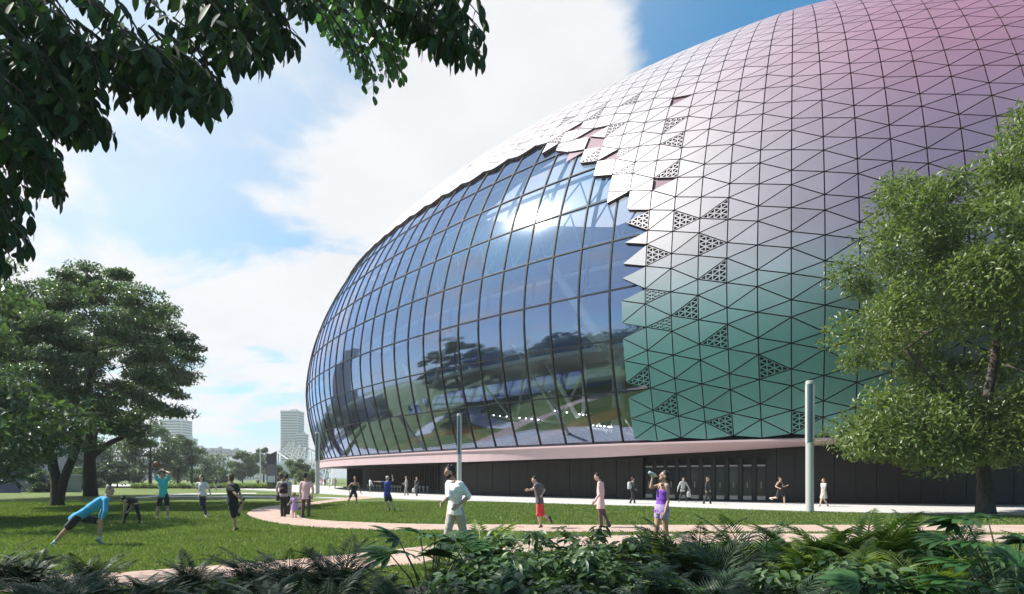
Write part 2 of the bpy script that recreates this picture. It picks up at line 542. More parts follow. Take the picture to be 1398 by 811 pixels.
def strip_tris(ci, vmax):
    """triangles between column ci and ci+1 as ((side, v) x3)"""
    A = [a for a, _ in colverts(ci, vmax)]; B = [b for b, _ in colverts(ci + 1, vmax)]
    A.sort(); B.sort()
    tris = []
    # zigzag: always advance the side whose next vertex is lower
    i = 0; j = min(range(len(B)), key=lambda q: abs(B[q] - A[0]))
    while i + 1 < len(A) and j + 1 < len(B):
        if A[i + 1] <= B[j + 1]:
            tris.append(((0, A[i]), (0, A[i + 1]), (1, B[j]))); i += 1
        else:
            tris.append(((0, A[i]), (1, B[j + 1]), (1, B[j]))); j += 1
    return tris


def bound(s):
    """height up the skin at which the metal panels give way to glass"""
    xs = [200, 258, 259.4, 261.2, 262.9, 264.6, 266.2, 267.9, 268.0]
    ys = [27.2, 27.2, 25.4, 23.9, 22.5, 21.2, 18.9, 16.4, -1]
    return float(np.interp(s, xs, ys))


PERF_PX = [(942, 412.6), (909.5, 457), (993.6, 462.8), (1060, 499), (921.7, 552), (993.6, 576.7), (1090, 577), (987, 376), (888, 515), (879, 299), (926, 311),
           (962.6, 343.6), (889, 359), (889, 417), (982, 285), (916, 172), (924, 194), (920, 235), (859, 235), (857, 209), (837, 181), (815, 167),
           (826, 147), (866, 148), (807, 216.5), (768, 189), (766.6, 205.4), (715, 198), (778, 164), (642, 232), (560, 283)]
V_TOP = 44.0
panels = []; missing = []
GAPS_S0 = {}
for ci in range(-38, 22):
    s_l = S_EDGE + ci * SP; s_r = s_l + SP
    for ti, tr in enumerate(strip_tris(ci, V_TOP)):
        vs = [v for _, v in tr]; vc = sum(vs) / 3; sc = sum(s_l + SP * sd for sd, _ in tr) / 3
        if vc < 0.0 or vc > V_TOP or min(vs) < -1.2: continue
        bd = bound((s_l + s_r) / 2)
        if vc < bd: continue
        tri = [(s_l + SP * sd, max(v, 0.12)) for sd, v in tr]
        nside = sum(sd for sd, _ in tr)
        if ci == 0 and nside == 1 and vc < 17 and (max(v for sd, v in tr if sd == 0) - min(v for sd, v in tr if sd == 0) < 1.2 or R.random() < .3):      # saw-tooth left edge: triangles based on the left column left out
            continue
        if -7 < ci < 0 and vc < bd + 4 and R.random() < .16: missing.append(tri); continue
        if ci == 1 and nside == 1 and 9 < vc < 26 and R.random() < .12: missing.append(tri); continue
        cpos = SV(sc, vc); pp = proj(cpos)
        pr = [proj(SV(a, b)) for a, b in tri]
        area = 0
        if pp and all(pr):
            (x1, y1), (x2, y2), (x3, y3) = pr
            P_, n_ = SV(sc, vc, 0, True)
            vis = (P_ - Vector((0, 0, EYE))).dot(n_) < 0 and -10 < pp[0] < 1405 and -10 < pp[1] < 660
            if vis: area = abs((x2 - x1) * (y3 - y1) - (x3 - x1) * (y2 - y1)) / 2
            hidden = pp[0] > 1215 and pp[1] > 300
            if hidden: area *= .25
        panels.append(dict(tri=tri, sc=sc, vc=vc, pp=pp, area=area, perf=False))
for q in PERF_PX:
    c = [p for p in panels if p['area'] > 0 and not p['perf']]
    c = [p for p in c if all((p['pp'][0] - o_['pp'][0]) ** 2 + (p['pp'][1] - o_['pp'][1]) ** 2 > 500 or p['vc'] > 18 for o_ in panels if o_['perf'])]
    if c:
        b_ = min(c, key=lambda p: (p['pp'][0] - q[0]) ** 2 + (p['pp'][1] - q[1]) ** 2)
        b_['perf'] = True


def inset_tri(P, d):
    """shrink a 3-D triangle by d metres from every edge"""
    a = (P[1] - P[2]).length; b = (P[2] - P[0]).length; c = (P[0] - P[1]).length
    per = a + b + c; I = (P[0] * a + P[1] * b + P[2] * c) / per
    ar = (P[1] - P[0]).cross(P[2] - P[0]).length / 2; r = 2 * ar / per
    k = max(0.1, 1 - d / r)
    return [I + (p - I) * k for p in P]


def panel_geo(b, tri, perf, cols, off=0.24, th=0.30):
    """prism panel into MB b, colour per vertex into cols"""
    P = [SV(s, v, off) for s, v in tri]
    nrm = SV(sum(t_[0] for t_ in tri) / 3, sum(t_[1] for t_ in tri) / 3, 0, True)[1]
    if (P[1] - P[0]).cross(P[2] - P[0]).dot(nrm) < 0: P = [P[0], P[2], P[1]]; tri = [tri[0], tri[2], tri[1]]
    Pi = inset_tri(P, 0.035)
    tone = 1 + R.gauss(0, .035)
    cc = [tuple(x * tone for x in skin_col(s, v)) for s, v in tri]
    P = [p + nrm * R.uniform(-.012, .012) for p in P]
    lo = [p - nrm * th for p in Pi]
    n0 = len(b.v)
    if not perf:
        b.add(Pi, [(0, 1, 2)], 0); cols += cc
        Pj = [p for p in Pi]
        b.add(Pj + lo, [(0, 3, 4, 1), (1, 4, 5, 2), (2, 5, 3, 0), (3, 5, 4)], 1); cols += cc + cc
    else:
        n = 4
        def bary(i, j): k = n - i - j; return (Pi[0] * i + Pi[1] * j + Pi[2] * k) / n, tuple((x * i + y * j + z * k) / n for x, y, z in zip(*cc))
        for i in range(n):
            for j in range(n - i):
                cells = [[(i, j), (i + 1, j), (i, j + 1)]]
                if i + j < n - 1: cells.append([(i + 1, j), (i + 1, j + 1), (i, j + 1)])
                for cell in cells:
                    T = [bary(*q)[0] for q in cell]; tc_ = [bary(*q)[1] for q in cell]
                    if (T[1] - T[0]).cross(T[2] - T[0]).dot(nrm) < 0: T = [T[0], T[2], T[1]]; tc_ = [tc_[0], tc_[2], tc_[1]]
                    H = inset_tri(T, 0.036)
                    D = [h - nrm * .07 for h in H]
                    b.add(T + H, [(0, 1, 4, 3), (1, 2, 5, 4), (2, 0, 3, 5)], 0); cols += tc_ + tc_
                    b.add(H + D, [(0, 1, 4, 3), (1, 2, 5, 4), (2, 0, 3, 5)], 1); cols += tc_ + tc_
        b.add(Pi + lo, [(0, 3, 4, 1), (1, 4, 5, 2), (2, 5, 3, 0), (3, 5, 4)], 1); cols += cc + cc


def paint(me, cols):
    a = me.color_attributes.new('tint', 'FLOAT_COLOR', 'POINT')
    c = np.ones((len(cols), 4), np.float32); c[:, :3] = np.array(cols); a.data.foreach_set('color', c.ravel())


panels.sort(key=lambda p: -(p['area'] + (1e5 if p['perf'] else 0)))
rest = MB(); rest_c = []
for i, p in enumerate(panels):
    if i < 300 and p['area'] > 0:
        b_ = MB(); cc = []; panel_geo(b_, p['tri'], p['perf'], cc)
        nm = 'perforated_panel' if p['perf'] else 'panel'
        me = b_.mesh(nm, [M['panel'], M['maroon']]); paint(me, cc); link(nm, me, stadium)
    else: panel_geo(rest, p['tri'], False, rest_c)
print("PANELS", len(panels), "rest", len(rest.v), "vis", sum(p["area"]>0 for p in panels))
me = rest.mesh('panel_field', [M['panel'], M['maroon']]); paint(me, rest_c)
tag(link('panel_field', me, stadium), kind='stuff')
bk = MB()
for p in panels:
    P = [SV(s, v, 0.05) for s, v in p['tri']]
    if (P[1] - P[0]).cross(P[2] - P[0]).dot(SV(p['sc'], p['vc'], 0, True)[1]) < 0: P = [P[0], P[2], P[1]]
    bk.add(P, [(0, 1, 2)])
bk.build('backing', M['substrate'], stadium)
for tri in missing:
    bk = MB(); P = [SV(s, v, 0.10) for s, v in tri]; bk.add(P, [(0, 1, 2)]); bk.build('recess_sheet', M['mauve_under'], stadium)
# the rest of the skin (round the back), roof cap
sh = MB(); ss = list(np.linspace(S_EDGE + 22 * SP, S_EDGE - 38 * SP + PER, 60)); vv = list(np.linspace(0, 62, 22))
for i in range(59):
    for j in range(21):
        sh.add([SV(ss[i], vv[j]), SV(ss[i + 1], vv[j]), SV(ss[i + 1], vv[j + 1]), SV(ss[i], vv[j + 1])], [(0, 1, 2, 3)])
me = sh.mesh('rear_skin', M['panel']); paint(me, [(.55, .4, .5)] * len(me.vertices)); link('rear_skin', me, stadium)
sh = MB(); ss = list(np.linspace(S_EDGE - 38 * SP, S_EDGE + 22 * SP, 70)); vv = list(np.linspace(V_TOP - .5, 62, 10))
for i in range(69):
    for j in range(9):
        sh.add([SV(ss[i], vv[j], -.05), SV(ss[i + 1], vv[j], -.05), SV(ss[i + 1], vv[j + 1], -.05), SV(ss[i], vv[j + 1], -.05)], [(0, 1, 2, 3)])
me = sh.mesh('roof_skin', M['panel']); paint(me, [(.7, .6, .65)] * len(me.vertices)); link('roof_skin', me, stadium)


# ---- glass wall
def glass_material():
    m = bpy.data.materials.new('blue_glass'); m.use_nodes = True
    t = NT(m.node_tree); t.n.clear()
    out = t.new('ShaderNodeOutputMaterial')
    lw = t.new('ShaderNodeFresnel'); lw.inputs['IOR'].default_value = 1.52
    f = t.math('ADD', t.math('MULTIPLY', lw.outputs[0], 1.3), .29, clamp=True)
    tr = t.new('ShaderNodeBsdfTransparent'); tr.inputs[0].default_value = (0.90, 0.94, 1.0, 1)
    gl = t.new('ShaderNodeBsdfGlossy'); gl.inputs['Roughness'].default_value = .012; gl.inputs[0].default_value = (.56, .69, 1.0, 1)
    g2 = t.new('ShaderNodeBsdfGlossy'); g2.inputs['Roughness'].default_value = .13; g2.inputs[0].default_value = (.86, .88, 1.0, 1)
    mg = t.new('ShaderNodeMixShader'); mg.inputs[0].default_value = .07
    t.link(gl.outputs[0], mg.inputs[1]); t.link(g2.outputs[0], mg.inputs[2])
    mx = t.new('ShaderNodeMixShader'); t.link(f, mx.inputs[0]); t.link(tr.outputs[0], mx.inputs[1]); t.link(mg.outputs[0], mx.inputs[2])
    t.link(mx.outputs[0], out.inputs[0])
    return m


M['glass'] = glass_material()
GS = 2.42; G_S1 = 267.05
VROWS = [0.0, 3.71, 7.23, 10.65, 14.19, 17.68, 21.27, 24.8, 28.3, 31.8]
g_cols = [G_S1 + GS * k for k in range(-26, 2)]
for gi in range(len(g_cols) - 1):
    a, b2 = g_cols[gi], g_cols[gi + 1]
    lim = max(bound(min(a, 267.5)), bound(min(b2, 267.5)))
    if gi == len(g_cols) - 2: lim = 18
    for ri in range(len(VROWS) - 1):
        if VROWS[ri] > lim + 1: break
        nu, nv = 3, 3
        vs = []; ns = []; fs = []
        tilt = Vector((R.gauss(0, .007), R.gauss(0, .007), R.gauss(0, .007)))
        for j in range(nv + 1):
            for i in range(nu + 1):
                P, n = SV(a + (b2 - a) * i / nu, VROWS[ri] + (VROWS[ri + 1] - VROWS[ri]) * j / nv, -.02, True)
                vs.append(P); nn = (n + tilt).normalized(); ns.append(nn)
        for j in range(nv):
            for i in range(nu):
                q = j * (nu + 1) + i
                fs.append((q, q + 1, q + nu + 2, q + nu + 1))
        if (vs[1] - vs[0]).cross(vs[nu + 1] - vs[0]).dot(ns[0]) < 0: fs = [tuple(reversed(f)) for f in fs]
        g_ = MB(); g_.add(vs, fs); me = g_.mesh('glass_pane', M['glass'], True)
        me.normals_split_custom_set_from_vertices([tuple(n) for n in ns])
        link('glass_pane', me, stadium)


def ribbon_bar(fn, ts, w, d_out, d_in, m, name):
    """bar of width w swept along fn(t) -> (P, normal); stands d_out proud"""
    b = MB(); rings = []
    for k, t in enumerate(ts):
        P, n = fn(t); P2, _ = fn(ts[min(k + 1, len(ts) - 1)]); P1, _ = fn(ts[max(k - 1, 0)])
        tg = (P2 - P1).normalized(); u = tg.cross(n).normalized()
        rings.append([P + u * w / 2 - n * d_in, P + u * w / 2 + n * d_out, P - u * w / 2 + n * d_out, P - u * w / 2 - n * d_in])
    vs = [v for r_ in rings for v in r_]; fs = []
    for i in range(len(rings) - 1):
        for a in range(4): c = (a + 1) % 4; fs.append((i * 4 + a, i * 4 + c, (i + 1) * 4 + c, (i + 1) * 4 + a))
    fs += [(3, 2, 1, 0), tuple((len(rings) - 1) * 4 + a for a in range(4))]
    b.add(vs, fs); return b.build(name, m, stadium)


for gi, s in enumerate(g_cols):
    lim = bound(min(s, 267.9)) + 1.0 if s < 268 else 17.5
    ribbon_bar(lambda v, s=s: SV(s, v, 0, True), list(np.linspace(0, lim, 18)), .115, .05, .12, M['dark_frame'], 'mullion')
for vr in VROWS[1:-1]:
    xs = [s for s in np.linspace(g_cols[0], 269.0, 90) if bound(min(s, 267.9)) + .8 > vr]
    if len(xs) > 3: ribbon_bar(lambda s, v=vr: SV(s, v, 0, True), xs, .10, .04, .11, M['dark_frame'], 'transom')
ribbon_bar(lambda s: SV(s, .02, 0, True), list(np.linspace(g_cols[0], S_EDGE + 22 * SP, 140)), .16, .16, .16, M['dark_frame'], 'base_rail')

# ---- pink band, soffit, ground-floor wall
def band_in(s): return float(np.interp(s, [202, 252, 265, 280, 297, 317], [-.34, -.30, .15, 1.9, 2.3, 2.3]))
def band_z(s): return float(np.interp(s, [202, 252, 265, 274, 282, 289], [3.05, 3.02, 3.12, 3.42, 3.80, 3.92]))
def wall_in(s): return float(np.interp(s, [202, 212, 232, 259, 272, 287], [6.5, 6.0, 5.4, 4.3, 2.9, 2.9]))
def inset_pt(s, d, z):
    p, n = base_pt(s); return Vector((p.x - n.x * d, p.y - n.y * d, z))


srange = list(np.linspace(196, 196 + PER, 260))
bnd = MB(); sof = MB(); wal = MB()
def prof_band(s):
    return [inset_pt(s, -.10, 4.085), inset_pt(s, -.42, 4.03), inset_pt(s, -.42, 3.93), inset_pt(s, -.30, 3.86), inset_pt(s, band_in(s), band_z(s)), inset_pt(s, band_in(s) + .08, band_z(s) + .04)]
for i in range(len(srange) - 1):
    a, b2 = srange[i], srange[i + 1]
    A, B = prof_band(a), prof_band(b2)
    for k in range(5): bnd.add([A[k], A[k + 1], B[k + 1], B[k]], [(0, 1, 2, 3)])
    sof.add([inset_pt(a, band_in(a) + .08, band_z(a) + .04), inset_pt(a, 9, band_z(a) + .04), inset_pt(b2, 9, band_z(b2) + .04), inset_pt(b2, band_in(b2) + .08, band_z(b2) + .04)], [(0, 1, 2, 3)])
bnd.build('pink_band', M['pink'], stadium, True)
sof.build('soffit', M['black_clad'], stadium)
flo = MB()
for i in range(len(srange) - 1):
    a, b2 = srange[i], srange[i + 1]
    flo.add([inset_pt(a, -.05, 4.06), inset_pt(b2, -.05, 4.06), inset_pt(b2, 12, 4.06), inset_pt(a, 12, 4.06)], [(0, 1, 2, 3)])
flo.build('concourse_floor', mat('concourse_floor', (.03, .032, .03), .4, var=.1), stadium)


def s_at(x):
    """arc position of the base whose picture column is x"""
    best = None
    for s in np.linspace(205, 302, 1200):
        p, n = base_pt(s); q = proj(Vector((p.x, p.y, 4)))
        if q and (best is None or abs(q[0] - x) < best[0]): best = (abs(q[0] - x), s)
    return best[1]


def s_wall(x):
    best = None
    for s in np.linspace(205, 302, 1200):
        q = proj(inset_pt(s, wall_in(s), 2))
        if q and (best is None or abs(q[0] - x) < best[0]): best = (abs(q[0] - x), s)
    return best[1]


d0, d1 = s_wall(878), s_wall(1049)
f0, f1 = s_wall(455), s_wall(600)
# wall cladding panels, each a slab of its own
sw = []; s = 202.0
while s < 307:
    sw.append(s); s += 1.25
sw = [s for s in sw if not (d0 - .3 < s < d1 + .3)] + [d0, d1]
sw.sort()
wallback = MB()
for i in range(len(srange) - 1):
    a, b2 = srange[i], srange[i + 1]
    wallback.add([inset_pt(a, wall_in(a if a < 320 else 320) + .5, 0), inset_pt(b2, wall_in(b2 if b2 < 320 else 320) + .5, 0), inset_pt(b2, wall_in(b2) + .5, 3.99), inset_pt(a, wall_in(a) + .5, 3.99)], [(0, 1, 2, 3)])
wallback.build('wall', M['black_clad'], stadium)
for i in range(len(sw) - 1):
    a, b2 = sw[i], sw[i + 1]
    if abs(a - d0) < 1e-6 or b2 - a > 2: continue
    g = .012; di = .02 * (i % 2)
    top = band_z(a) + .03
    P = [inset_pt(a + g, wall_in(a) - di, .05), inset_pt(b2 - g, wall_in(b2) - di, .05), inset_pt(b2 - g, wall_in(b2) - di, top), inset_pt(a + g, wall_in(a) - di, top)]
    Qb = [inset_pt(a + g, wall_in(a) + .2, .05), inset_pt(b2 - g, wall_in(b2) + .2, .05), inset_pt(b2 - g, wall_in(b2) + .2, top), inset_pt(a + g, wall_in(a) + .2, top)]
    b = MB(); b.add(P + Qb, [(0, 3, 2, 1), (0, 1, 5, 4), (1, 2, 6, 5), (3, 0, 4, 7), (2, 3, 7, 6)])
    b.build('cladding_panel', M['black_clad'], stadium)
s = f0
while s < f1:
    b = MB(); p = inset_pt(s, wall_in(s) - .12, 1.7); n = base_pt(s)[1]
    b.box(p, (.06, .2, band_z(s) - .25), 0, math.atan2(n.y, n.x) + math.pi / 2 * 1)
    b.build('fin', M['brown_fin'], stadium); s += .62
ORD = ['first', 'second', 'third', 'fourth', 'fifth', 'sixth', 'seventh', 'eighth', 'ninth', 'tenth', 'eleventh', 'twelfth', 'thirteenth']
for bi, x in enumerate(list(np.linspace(507, 524, 5)) + list(np.linspace(540, 552, 4)) + list(np.linspace(573, 589, 4))):
    s = s_wall(x); p = inset_pt(s, wall_in(s) - .5, .42)
    b = MB(); b.tube([p - Vector((0, 0, .42)), p + Vector((0, 0, .0)), p + Vector((0, 0, .02)), p + Vector((0, 0, .3))], [.05, .05, .13, .15], 8)
    tag(b.build('bollard_light', M['white_steel']), ORD[bi] + ' short white bollard light from the left along the finned dark wall', 'bollard', 'white bollards along the dark stadium wall')
# kerb of the plinth
pl = MB()
for i in range(len(srange) - 1):
    a, b2 = srange[i], srange[i + 1]
    A = [inset_pt(a, wall_in(a) - .1, 0), inset_pt(a, wall_in(a) - .1, .12), inset_pt(a, wall_in(a) + .4, .12)]
    B = [inset_pt(b2, wall_in(b2) - .1, 0), inset_pt(b2, wall_in(b2) - .1, .12), inset_pt(b2, wall_in(b2) + .4, .12)]
    for k in range(2): pl.add([A[k], A[k + 1], B[k + 1], B[k]], [(0, 1, 2, 3)])
pl.build('plinth', M['dark_frame'], stadium)

# entrance doors
M['door_glass'] = mat('door_glass', (0.03, 0.035, 0.04), .08, spec=.8)
M['door_metal'] = mat('door_metal', (0.42, 0.40, 0.38), .4, metal=.4)
nd = 10
for k in range(nd):
    a = d0 + (d1 - d0) * k / nd; b2 = d0 + (d1 - d0) * (k + 1) / nd; gap = .13
    a += gap; b2 -= gap
    fr = MB(); di = wall_in(a) + .05
    def dq(sa, sb, z0, z1, depth, m=0, bld=fr):
        A = [inset_pt(sa, depth, z0), inset_pt(sb, depth, z0), inset_pt(sb, depth, z1), inset_pt(sa, depth, z1)]
        B = [inset_pt(sa, depth + .08, z0), inset_pt(sb, depth + .08, z0), inset_pt(sb, depth + .08, z1), inset_pt(sa, depth + .08, z1)]
        bld.add(A + B, [(0, 3, 2, 1), (0, 1, 5, 4), (1, 2, 6, 5), (3, 0, 4, 7), (2, 3, 7, 6)], m)
    dq(a, a + .05, .1, 2.75, di); dq(b2 - .05, b2, .1, 2.75, di); dq(a + .05, b2 - .05, 2.66, 2.74, di)
    dr = fr.build('door', M['dark_frame'], stadium)
    def child(nm, mt, *args):
        bb = MB(); dq(*args, bld=bb); o = link(nm, bb.mesh(nm, mt)); o.parent = dr; return o
    child('door_glass', M['door_glass'], a + .05, b2 - .05, .42, 2.40, di + .05)
    child('kick_plate', M['door_metal'], a + .05, b2 - .05, .13, .40, di + .03)
    child('handle', M['door_metal'], (a + b2) / 2 - .02, (a + b2) / 2 + .02, .95, 1.35, di - .02)
    child('top_plate', M['door_metal'], a + .05, b2 - .05, 2.42, 2.52, di + .03)
    pr = MB(); dq(b2 + .01, b2 + 2 * gap - .01, .1, 3.0, di - .05, bld=pr); pr.build('door_post', M['black_clad'], stadium)

# interior: back wall, galleries, white Y columns and trusses, lamps
M['column_white'] = mat('column_white', (0.88, 0.89, 0.91), .5, var=.03)
M['inner_wall_sky_blue'] = mat('inner_wall_sky_blue', (0.075, 0.13, 0.33), .8, var=.35, vscale=.15)  # blue stands in for the sky mirrored in the upper glass
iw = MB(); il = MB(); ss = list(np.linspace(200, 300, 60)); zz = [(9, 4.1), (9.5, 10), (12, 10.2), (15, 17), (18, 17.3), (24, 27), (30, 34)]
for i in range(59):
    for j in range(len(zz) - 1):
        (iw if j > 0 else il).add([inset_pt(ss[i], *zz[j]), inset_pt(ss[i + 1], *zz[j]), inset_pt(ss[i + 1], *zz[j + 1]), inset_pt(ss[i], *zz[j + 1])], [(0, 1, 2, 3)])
iw.build('inner_bowl', M['inner_wall_sky_blue'], stadium); il.build('lobby_wall', M['black_clad'], stadium)


def gallery(z, d_a, d_b, s_a, s_b):
    b = MB(); ss_ = list(np.linspace(s_a, s_b, 40))
    for i in range(39):
        A = [inset_pt(ss_[i], d_a, z), inset_pt(ss_[i], d_b, z), inset_pt(ss_[i], d_b, z + .35), inset_pt(ss_[i], d_a, z + .35)]
        B = [inset_pt(ss_[i + 1], d_a, z), inset_pt(ss_[i + 1], d_b, z), inset_pt(ss_[i + 1], d_b, z + .35), inset_pt(ss_[i + 1], d_a, z + .35)]
        for k in range(4): b.add([A[k], A[(k + 1) % 4], B[(k + 1) % 4], B[k]], [(0, 1, 2, 3)])
    b.build('gallery', M['white_steel'], stadium)


gallery(11.6, 3.0, 9.5, 209, 282); gallery(17.8, 2.6, 6.0, 222, 282)


def inner_pt(x, y, d):
    """point d metres behind the base line of the glass, seen at photo pixel (x, y)"""
    best = None
    for s in np.linspace(205, 297, 900):
        p = inset_pt(s, d, 0); xx = CX + F * p.x / p.y
        if best is None or abs(xx - x) < best[0]: best = (abs(xx - x), p)
    p = best[1]; return Vector((p.x, p.y, EYE + (HY - y) / F * p.y))


for pts in ([(844, 596), (844, 500), (752, 362)], [(581, 613), (581, 566), (613, 455)]):
    b = MB(); d = 1.7
    p0, p1, p2 = [inner_pt(x, y, d) for x, y in pts]; p0.z = 4.1
    b.tube([p0, p1], [.50, .50] if pts[0][0] > 700 else [.34, .34], 12)
    rr = .44 if pts[0][0] > 700 else .28
    b.tube([p1, p2], [rr, rr * .8], 12)
    if pts[0][0] > 700:
        q = inner_pt(898, 420, 2.8); b.tube([p1, q], [.36, .3], 12)
        b.tube([p1 + Vector((-.3, .4, .8)), inner_pt(785, 445, 5.5)], [.2, .16], 10)
    else:
        q = inner_pt(551, 498, 2.8); b.tube([p1, q], [.28, .22], 12)
    b.build('column', M['column_white'], stadium, True)
for (x0, y0, x1, y1, d, r_) in ((700, 470, 765, 575, 6, .12), (765, 575, 812, 470, 6, .12), (640, 500, 700, 575, 6.5, .12), (705, 575, 720, 480, 6.5, .1), (795, 590, 800, 470, 5.5, .16), (742, 490, 795, 580, 5, .2),
                                (760, 560, 778, 590, 5, .08), (778, 590, 800, 556, 5, .08), (800, 556, 828, 592, 5, .08), (828, 592, 846, 560, 5, .08), (846, 560, 866, 592, 5, .08), (866, 592, 884, 570, 5, .08), (884, 570, 896, 594, 5, .08),
                                (740, 574, 890, 598, 5, .14), (660, 566, 740, 578, 6, .14)):
    b = MB(); b.tube([inner_pt(x0, y0, d), inner_pt(x1, y1, d)], r_, 8); b.build('truss_bar', M['white_steel'], stadium, True)
M['red_reflection'] = mat('red_reflection', (.85, .17, .07), .6, var=.1)  # solid bars added behind the panes to imitate red reflections in the glass
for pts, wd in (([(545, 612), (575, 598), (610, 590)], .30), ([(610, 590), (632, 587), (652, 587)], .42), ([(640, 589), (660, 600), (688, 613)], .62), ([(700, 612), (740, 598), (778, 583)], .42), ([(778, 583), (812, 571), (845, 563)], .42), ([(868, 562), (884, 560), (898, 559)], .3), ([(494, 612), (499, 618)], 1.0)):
    b = MB(); b.tube([inner_pt(x, y, 1.0) for x, y in pts], [(.5, wd)] * len(pts), 8, lat=(0, 0, 1) if False else None); b.build('red_reflection_bar', M['red_reflection'], stadium)
lm = mat('lamp_white', (1, 1, 1), .5, emit=((1, .97, .9), 6.0))
lb = MB()
for (x0, y0, x1, y1, n) in ((674, 567, 735, 573, 8), (752, 560, 880, 578, 24), (778, 578, 846, 584, 14), (868, 588, 884, 590, 4)):
    for k in range(n):
        t = k / (n - 1)
        if R.random() < .15: continue
        p = inner_pt(x0 + (x1 - x0) * t, y0 + (y1 - y0) * t, 4.6); lb.box(p, (.12, .12, .08))
lb.build('lamp_row', lm, stadium)
# radial roof ribs and ring beams just behind the upper glass
for s in np.linspace(210, 279, 15):
    b = MB(); pts = [SV(s, v, -1.6) for v in np.linspace(11, 36, 12)]
    b.tube(pts, .16, 6); b.build('roof_rib', M['grey_steel'], stadium, True)
for v in (15.5, 19.5, 23, 27):
    b = MB(); b.tube([SV(s, v, -1.7) for s in np.linspace(206, 280, 46)], .15, 6); b.build('ring_beam', M['white_steel'], stadium, True)
zb = MB(); zs = list(np.linspace(208, 280, 44))
for i in range(43):
    a, c = (19.5, 23) if i % 2 else (23, 19.5)
    zb.tube([SV(zs[i], a, -1.7), SV(zs[i + 1], c, -1.9)], .07, 5)
    a, c = (15.5, 19.5) if i % 2 else (19.5, 15.5)
    zb.tube([SV(zs[i], a, -1.7), SV(zs[i + 1], c, -1.9)], .07, 5)
zb.build('truss_lattice', M['white_steel'], stadium)

# plaza paving in front of the stadium: slabs with joints via a sheet edge, kerb to the lawn
edge = [Gp(*p) for p in [(330, 668.5), (385, 671), (435, 674), (500, 678), (534, 680.7), (585, 683), (700, 686.5), (830, 690.5), (930, 693.5), (1060, 698), (1180, 701), (1330, 703.5), (1500, 706), (1750, 709)]]
inn = [inset_pt(s, wall_in(min(s, 317)), 0) for s in np.linspace(327, 203, 60)]
plz = [(v.x, v.y) for v in edge] + [(40, 12), (60, 10)] + [(v.x, v.y) for v in inn] + [(-45, 140), (-110, 150), (-60, 105)]


def paving_material():
    m = bpy.data.materials.new('plaza_paving'); m.use_nodes = True
    t = NT(m.node_tree); b = t.n['Principled BSDF']
    g = t.new('ShaderNodeNewGeometry')
    br = t.new('ShaderNodeTexBrick'); br.inputs['Scale'].default_value = .5; br.inputs['Mortar Size'].default_value = .012
    br.inputs['Color1'].default_value = lin((.54, .525, .51)); br.inputs['Color2'].default_value = lin((.49, .475, .465)); br.inputs['Mortar'].default_value = lin((.3, .29, .28))
    t.link(g.outputs['Position'], br.inputs['Vector'])
    nz = t.new('ShaderNodeTexNoise'); nz.inputs['Scale'].default_value = .7; nz.inputs['Detail'].default_value = 5; t.link(g.outputs['Position'], nz.inputs['Vector'])
    c = t.mixc(t.math('MULTIPLY', nz.outputs['Fac'], .35), br.outputs[0], (.48, .46, .44)); t.link(c, b.inputs['Base Color'])
    b.inputs['Roughness'].default_value = .8
    return m


M['paving'] = paving_material()
sheet('pavement', plz, M['paving'], 0.02)
kb = MB(); e2 = smoothpoly(edge, 3)
for i in range(len(e2) - 1):
    a, c = e2[i], e2[i + 1]; d = (c - a).normalized(); n = Vector((d.y, -d.x, 0)) * .12; z0, z1 = Vector((0, 0, 0)), Vector((0, 0, .06))
    kb.add([a - n, c - n, c + n, a + n, a - n + z1, c - n + z1, c + n + z1, a + n + z1], [(4, 5, 6, 7), (0, 1, 5, 4), (1, 2, 6, 5), (2, 3, 7, 6), (3, 0, 4, 7)])
tag(kb.build('kerb', M['concrete']), kind='structure')


# ------------------------------------------------------------------ grass blades on the near lawn
def in_poly(px, py, poly):
    x = np.array([p[0] for p in poly]); y = np.array([p[1] for p in poly]); n = len(poly)
    ins = np.zeros(len(px), bool); j = n - 1
    for i in range(n):
        c = ((y[i] > py) != (y[j] > py)) & (px < (x[j] - x[i]) * (py - y[i]) / (y[j] - y[i] + 1e-12) + x[i])
        ins ^= c; j = i
    return ins


def make_grass(n=520000):
    Z = 8.5 + (42 - 8.5) * rng.random(n) ** 1.35
    X = (rng.random(n) * 2 - 1) * (Z * .90 + 1.0)
    keep = ~in_poly(X, Z, ring_poly) & ~in_poly(X, Z, front_poly) & ~in_poly(X, Z, bed_poly) & ~in_poly(X, Z, plz)
    X, Z = X[keep], Z[keep]; n = len(X)
    h = (.035 + .035 * rng.random(n)) * (1 + Z * .012); w = (.0055 + .004 * rng.random(n)) * (Z / 9)
    a = rng.random(n) * 6.283; lx = rng.normal(0, .35, n) * h; ly = rng.normal(0, .35, n) * h
    V = np.zeros((n, 3, 3), np.float32)
    V[:, 0] = np.stack([X - np.cos(a) * w, Z - np.sin(a) * w, np.zeros(n)], -1)
    V[:, 1] = np.stack([X + np.cos(a) * w, Z + np.sin(a) * w, np.zeros(n)], -1)
    V[:, 2] = np.stack([X + lx, Z + ly, h], -1)
    me = np_mesh('grass', V.reshape(-1, 3), np.arange(3 * n).reshape(-1, 3), M['blade'])
    tag(link('grass', me), 'short mown green grass of the lawn', 'grass', kind='stuff')


M['blade'] = leafmat('grass_blade', (0.045, 0.092, 0.020), (0.22, 0.275, 0.085), .6, .3, .3)
for nd_ in M['blade'].node_tree.nodes:
    if nd_.type == 'TEX_NOISE': nd_.inputs['Scale'].default_value = .42; nd_.inputs['Detail'].default_value = 8
make_grass()


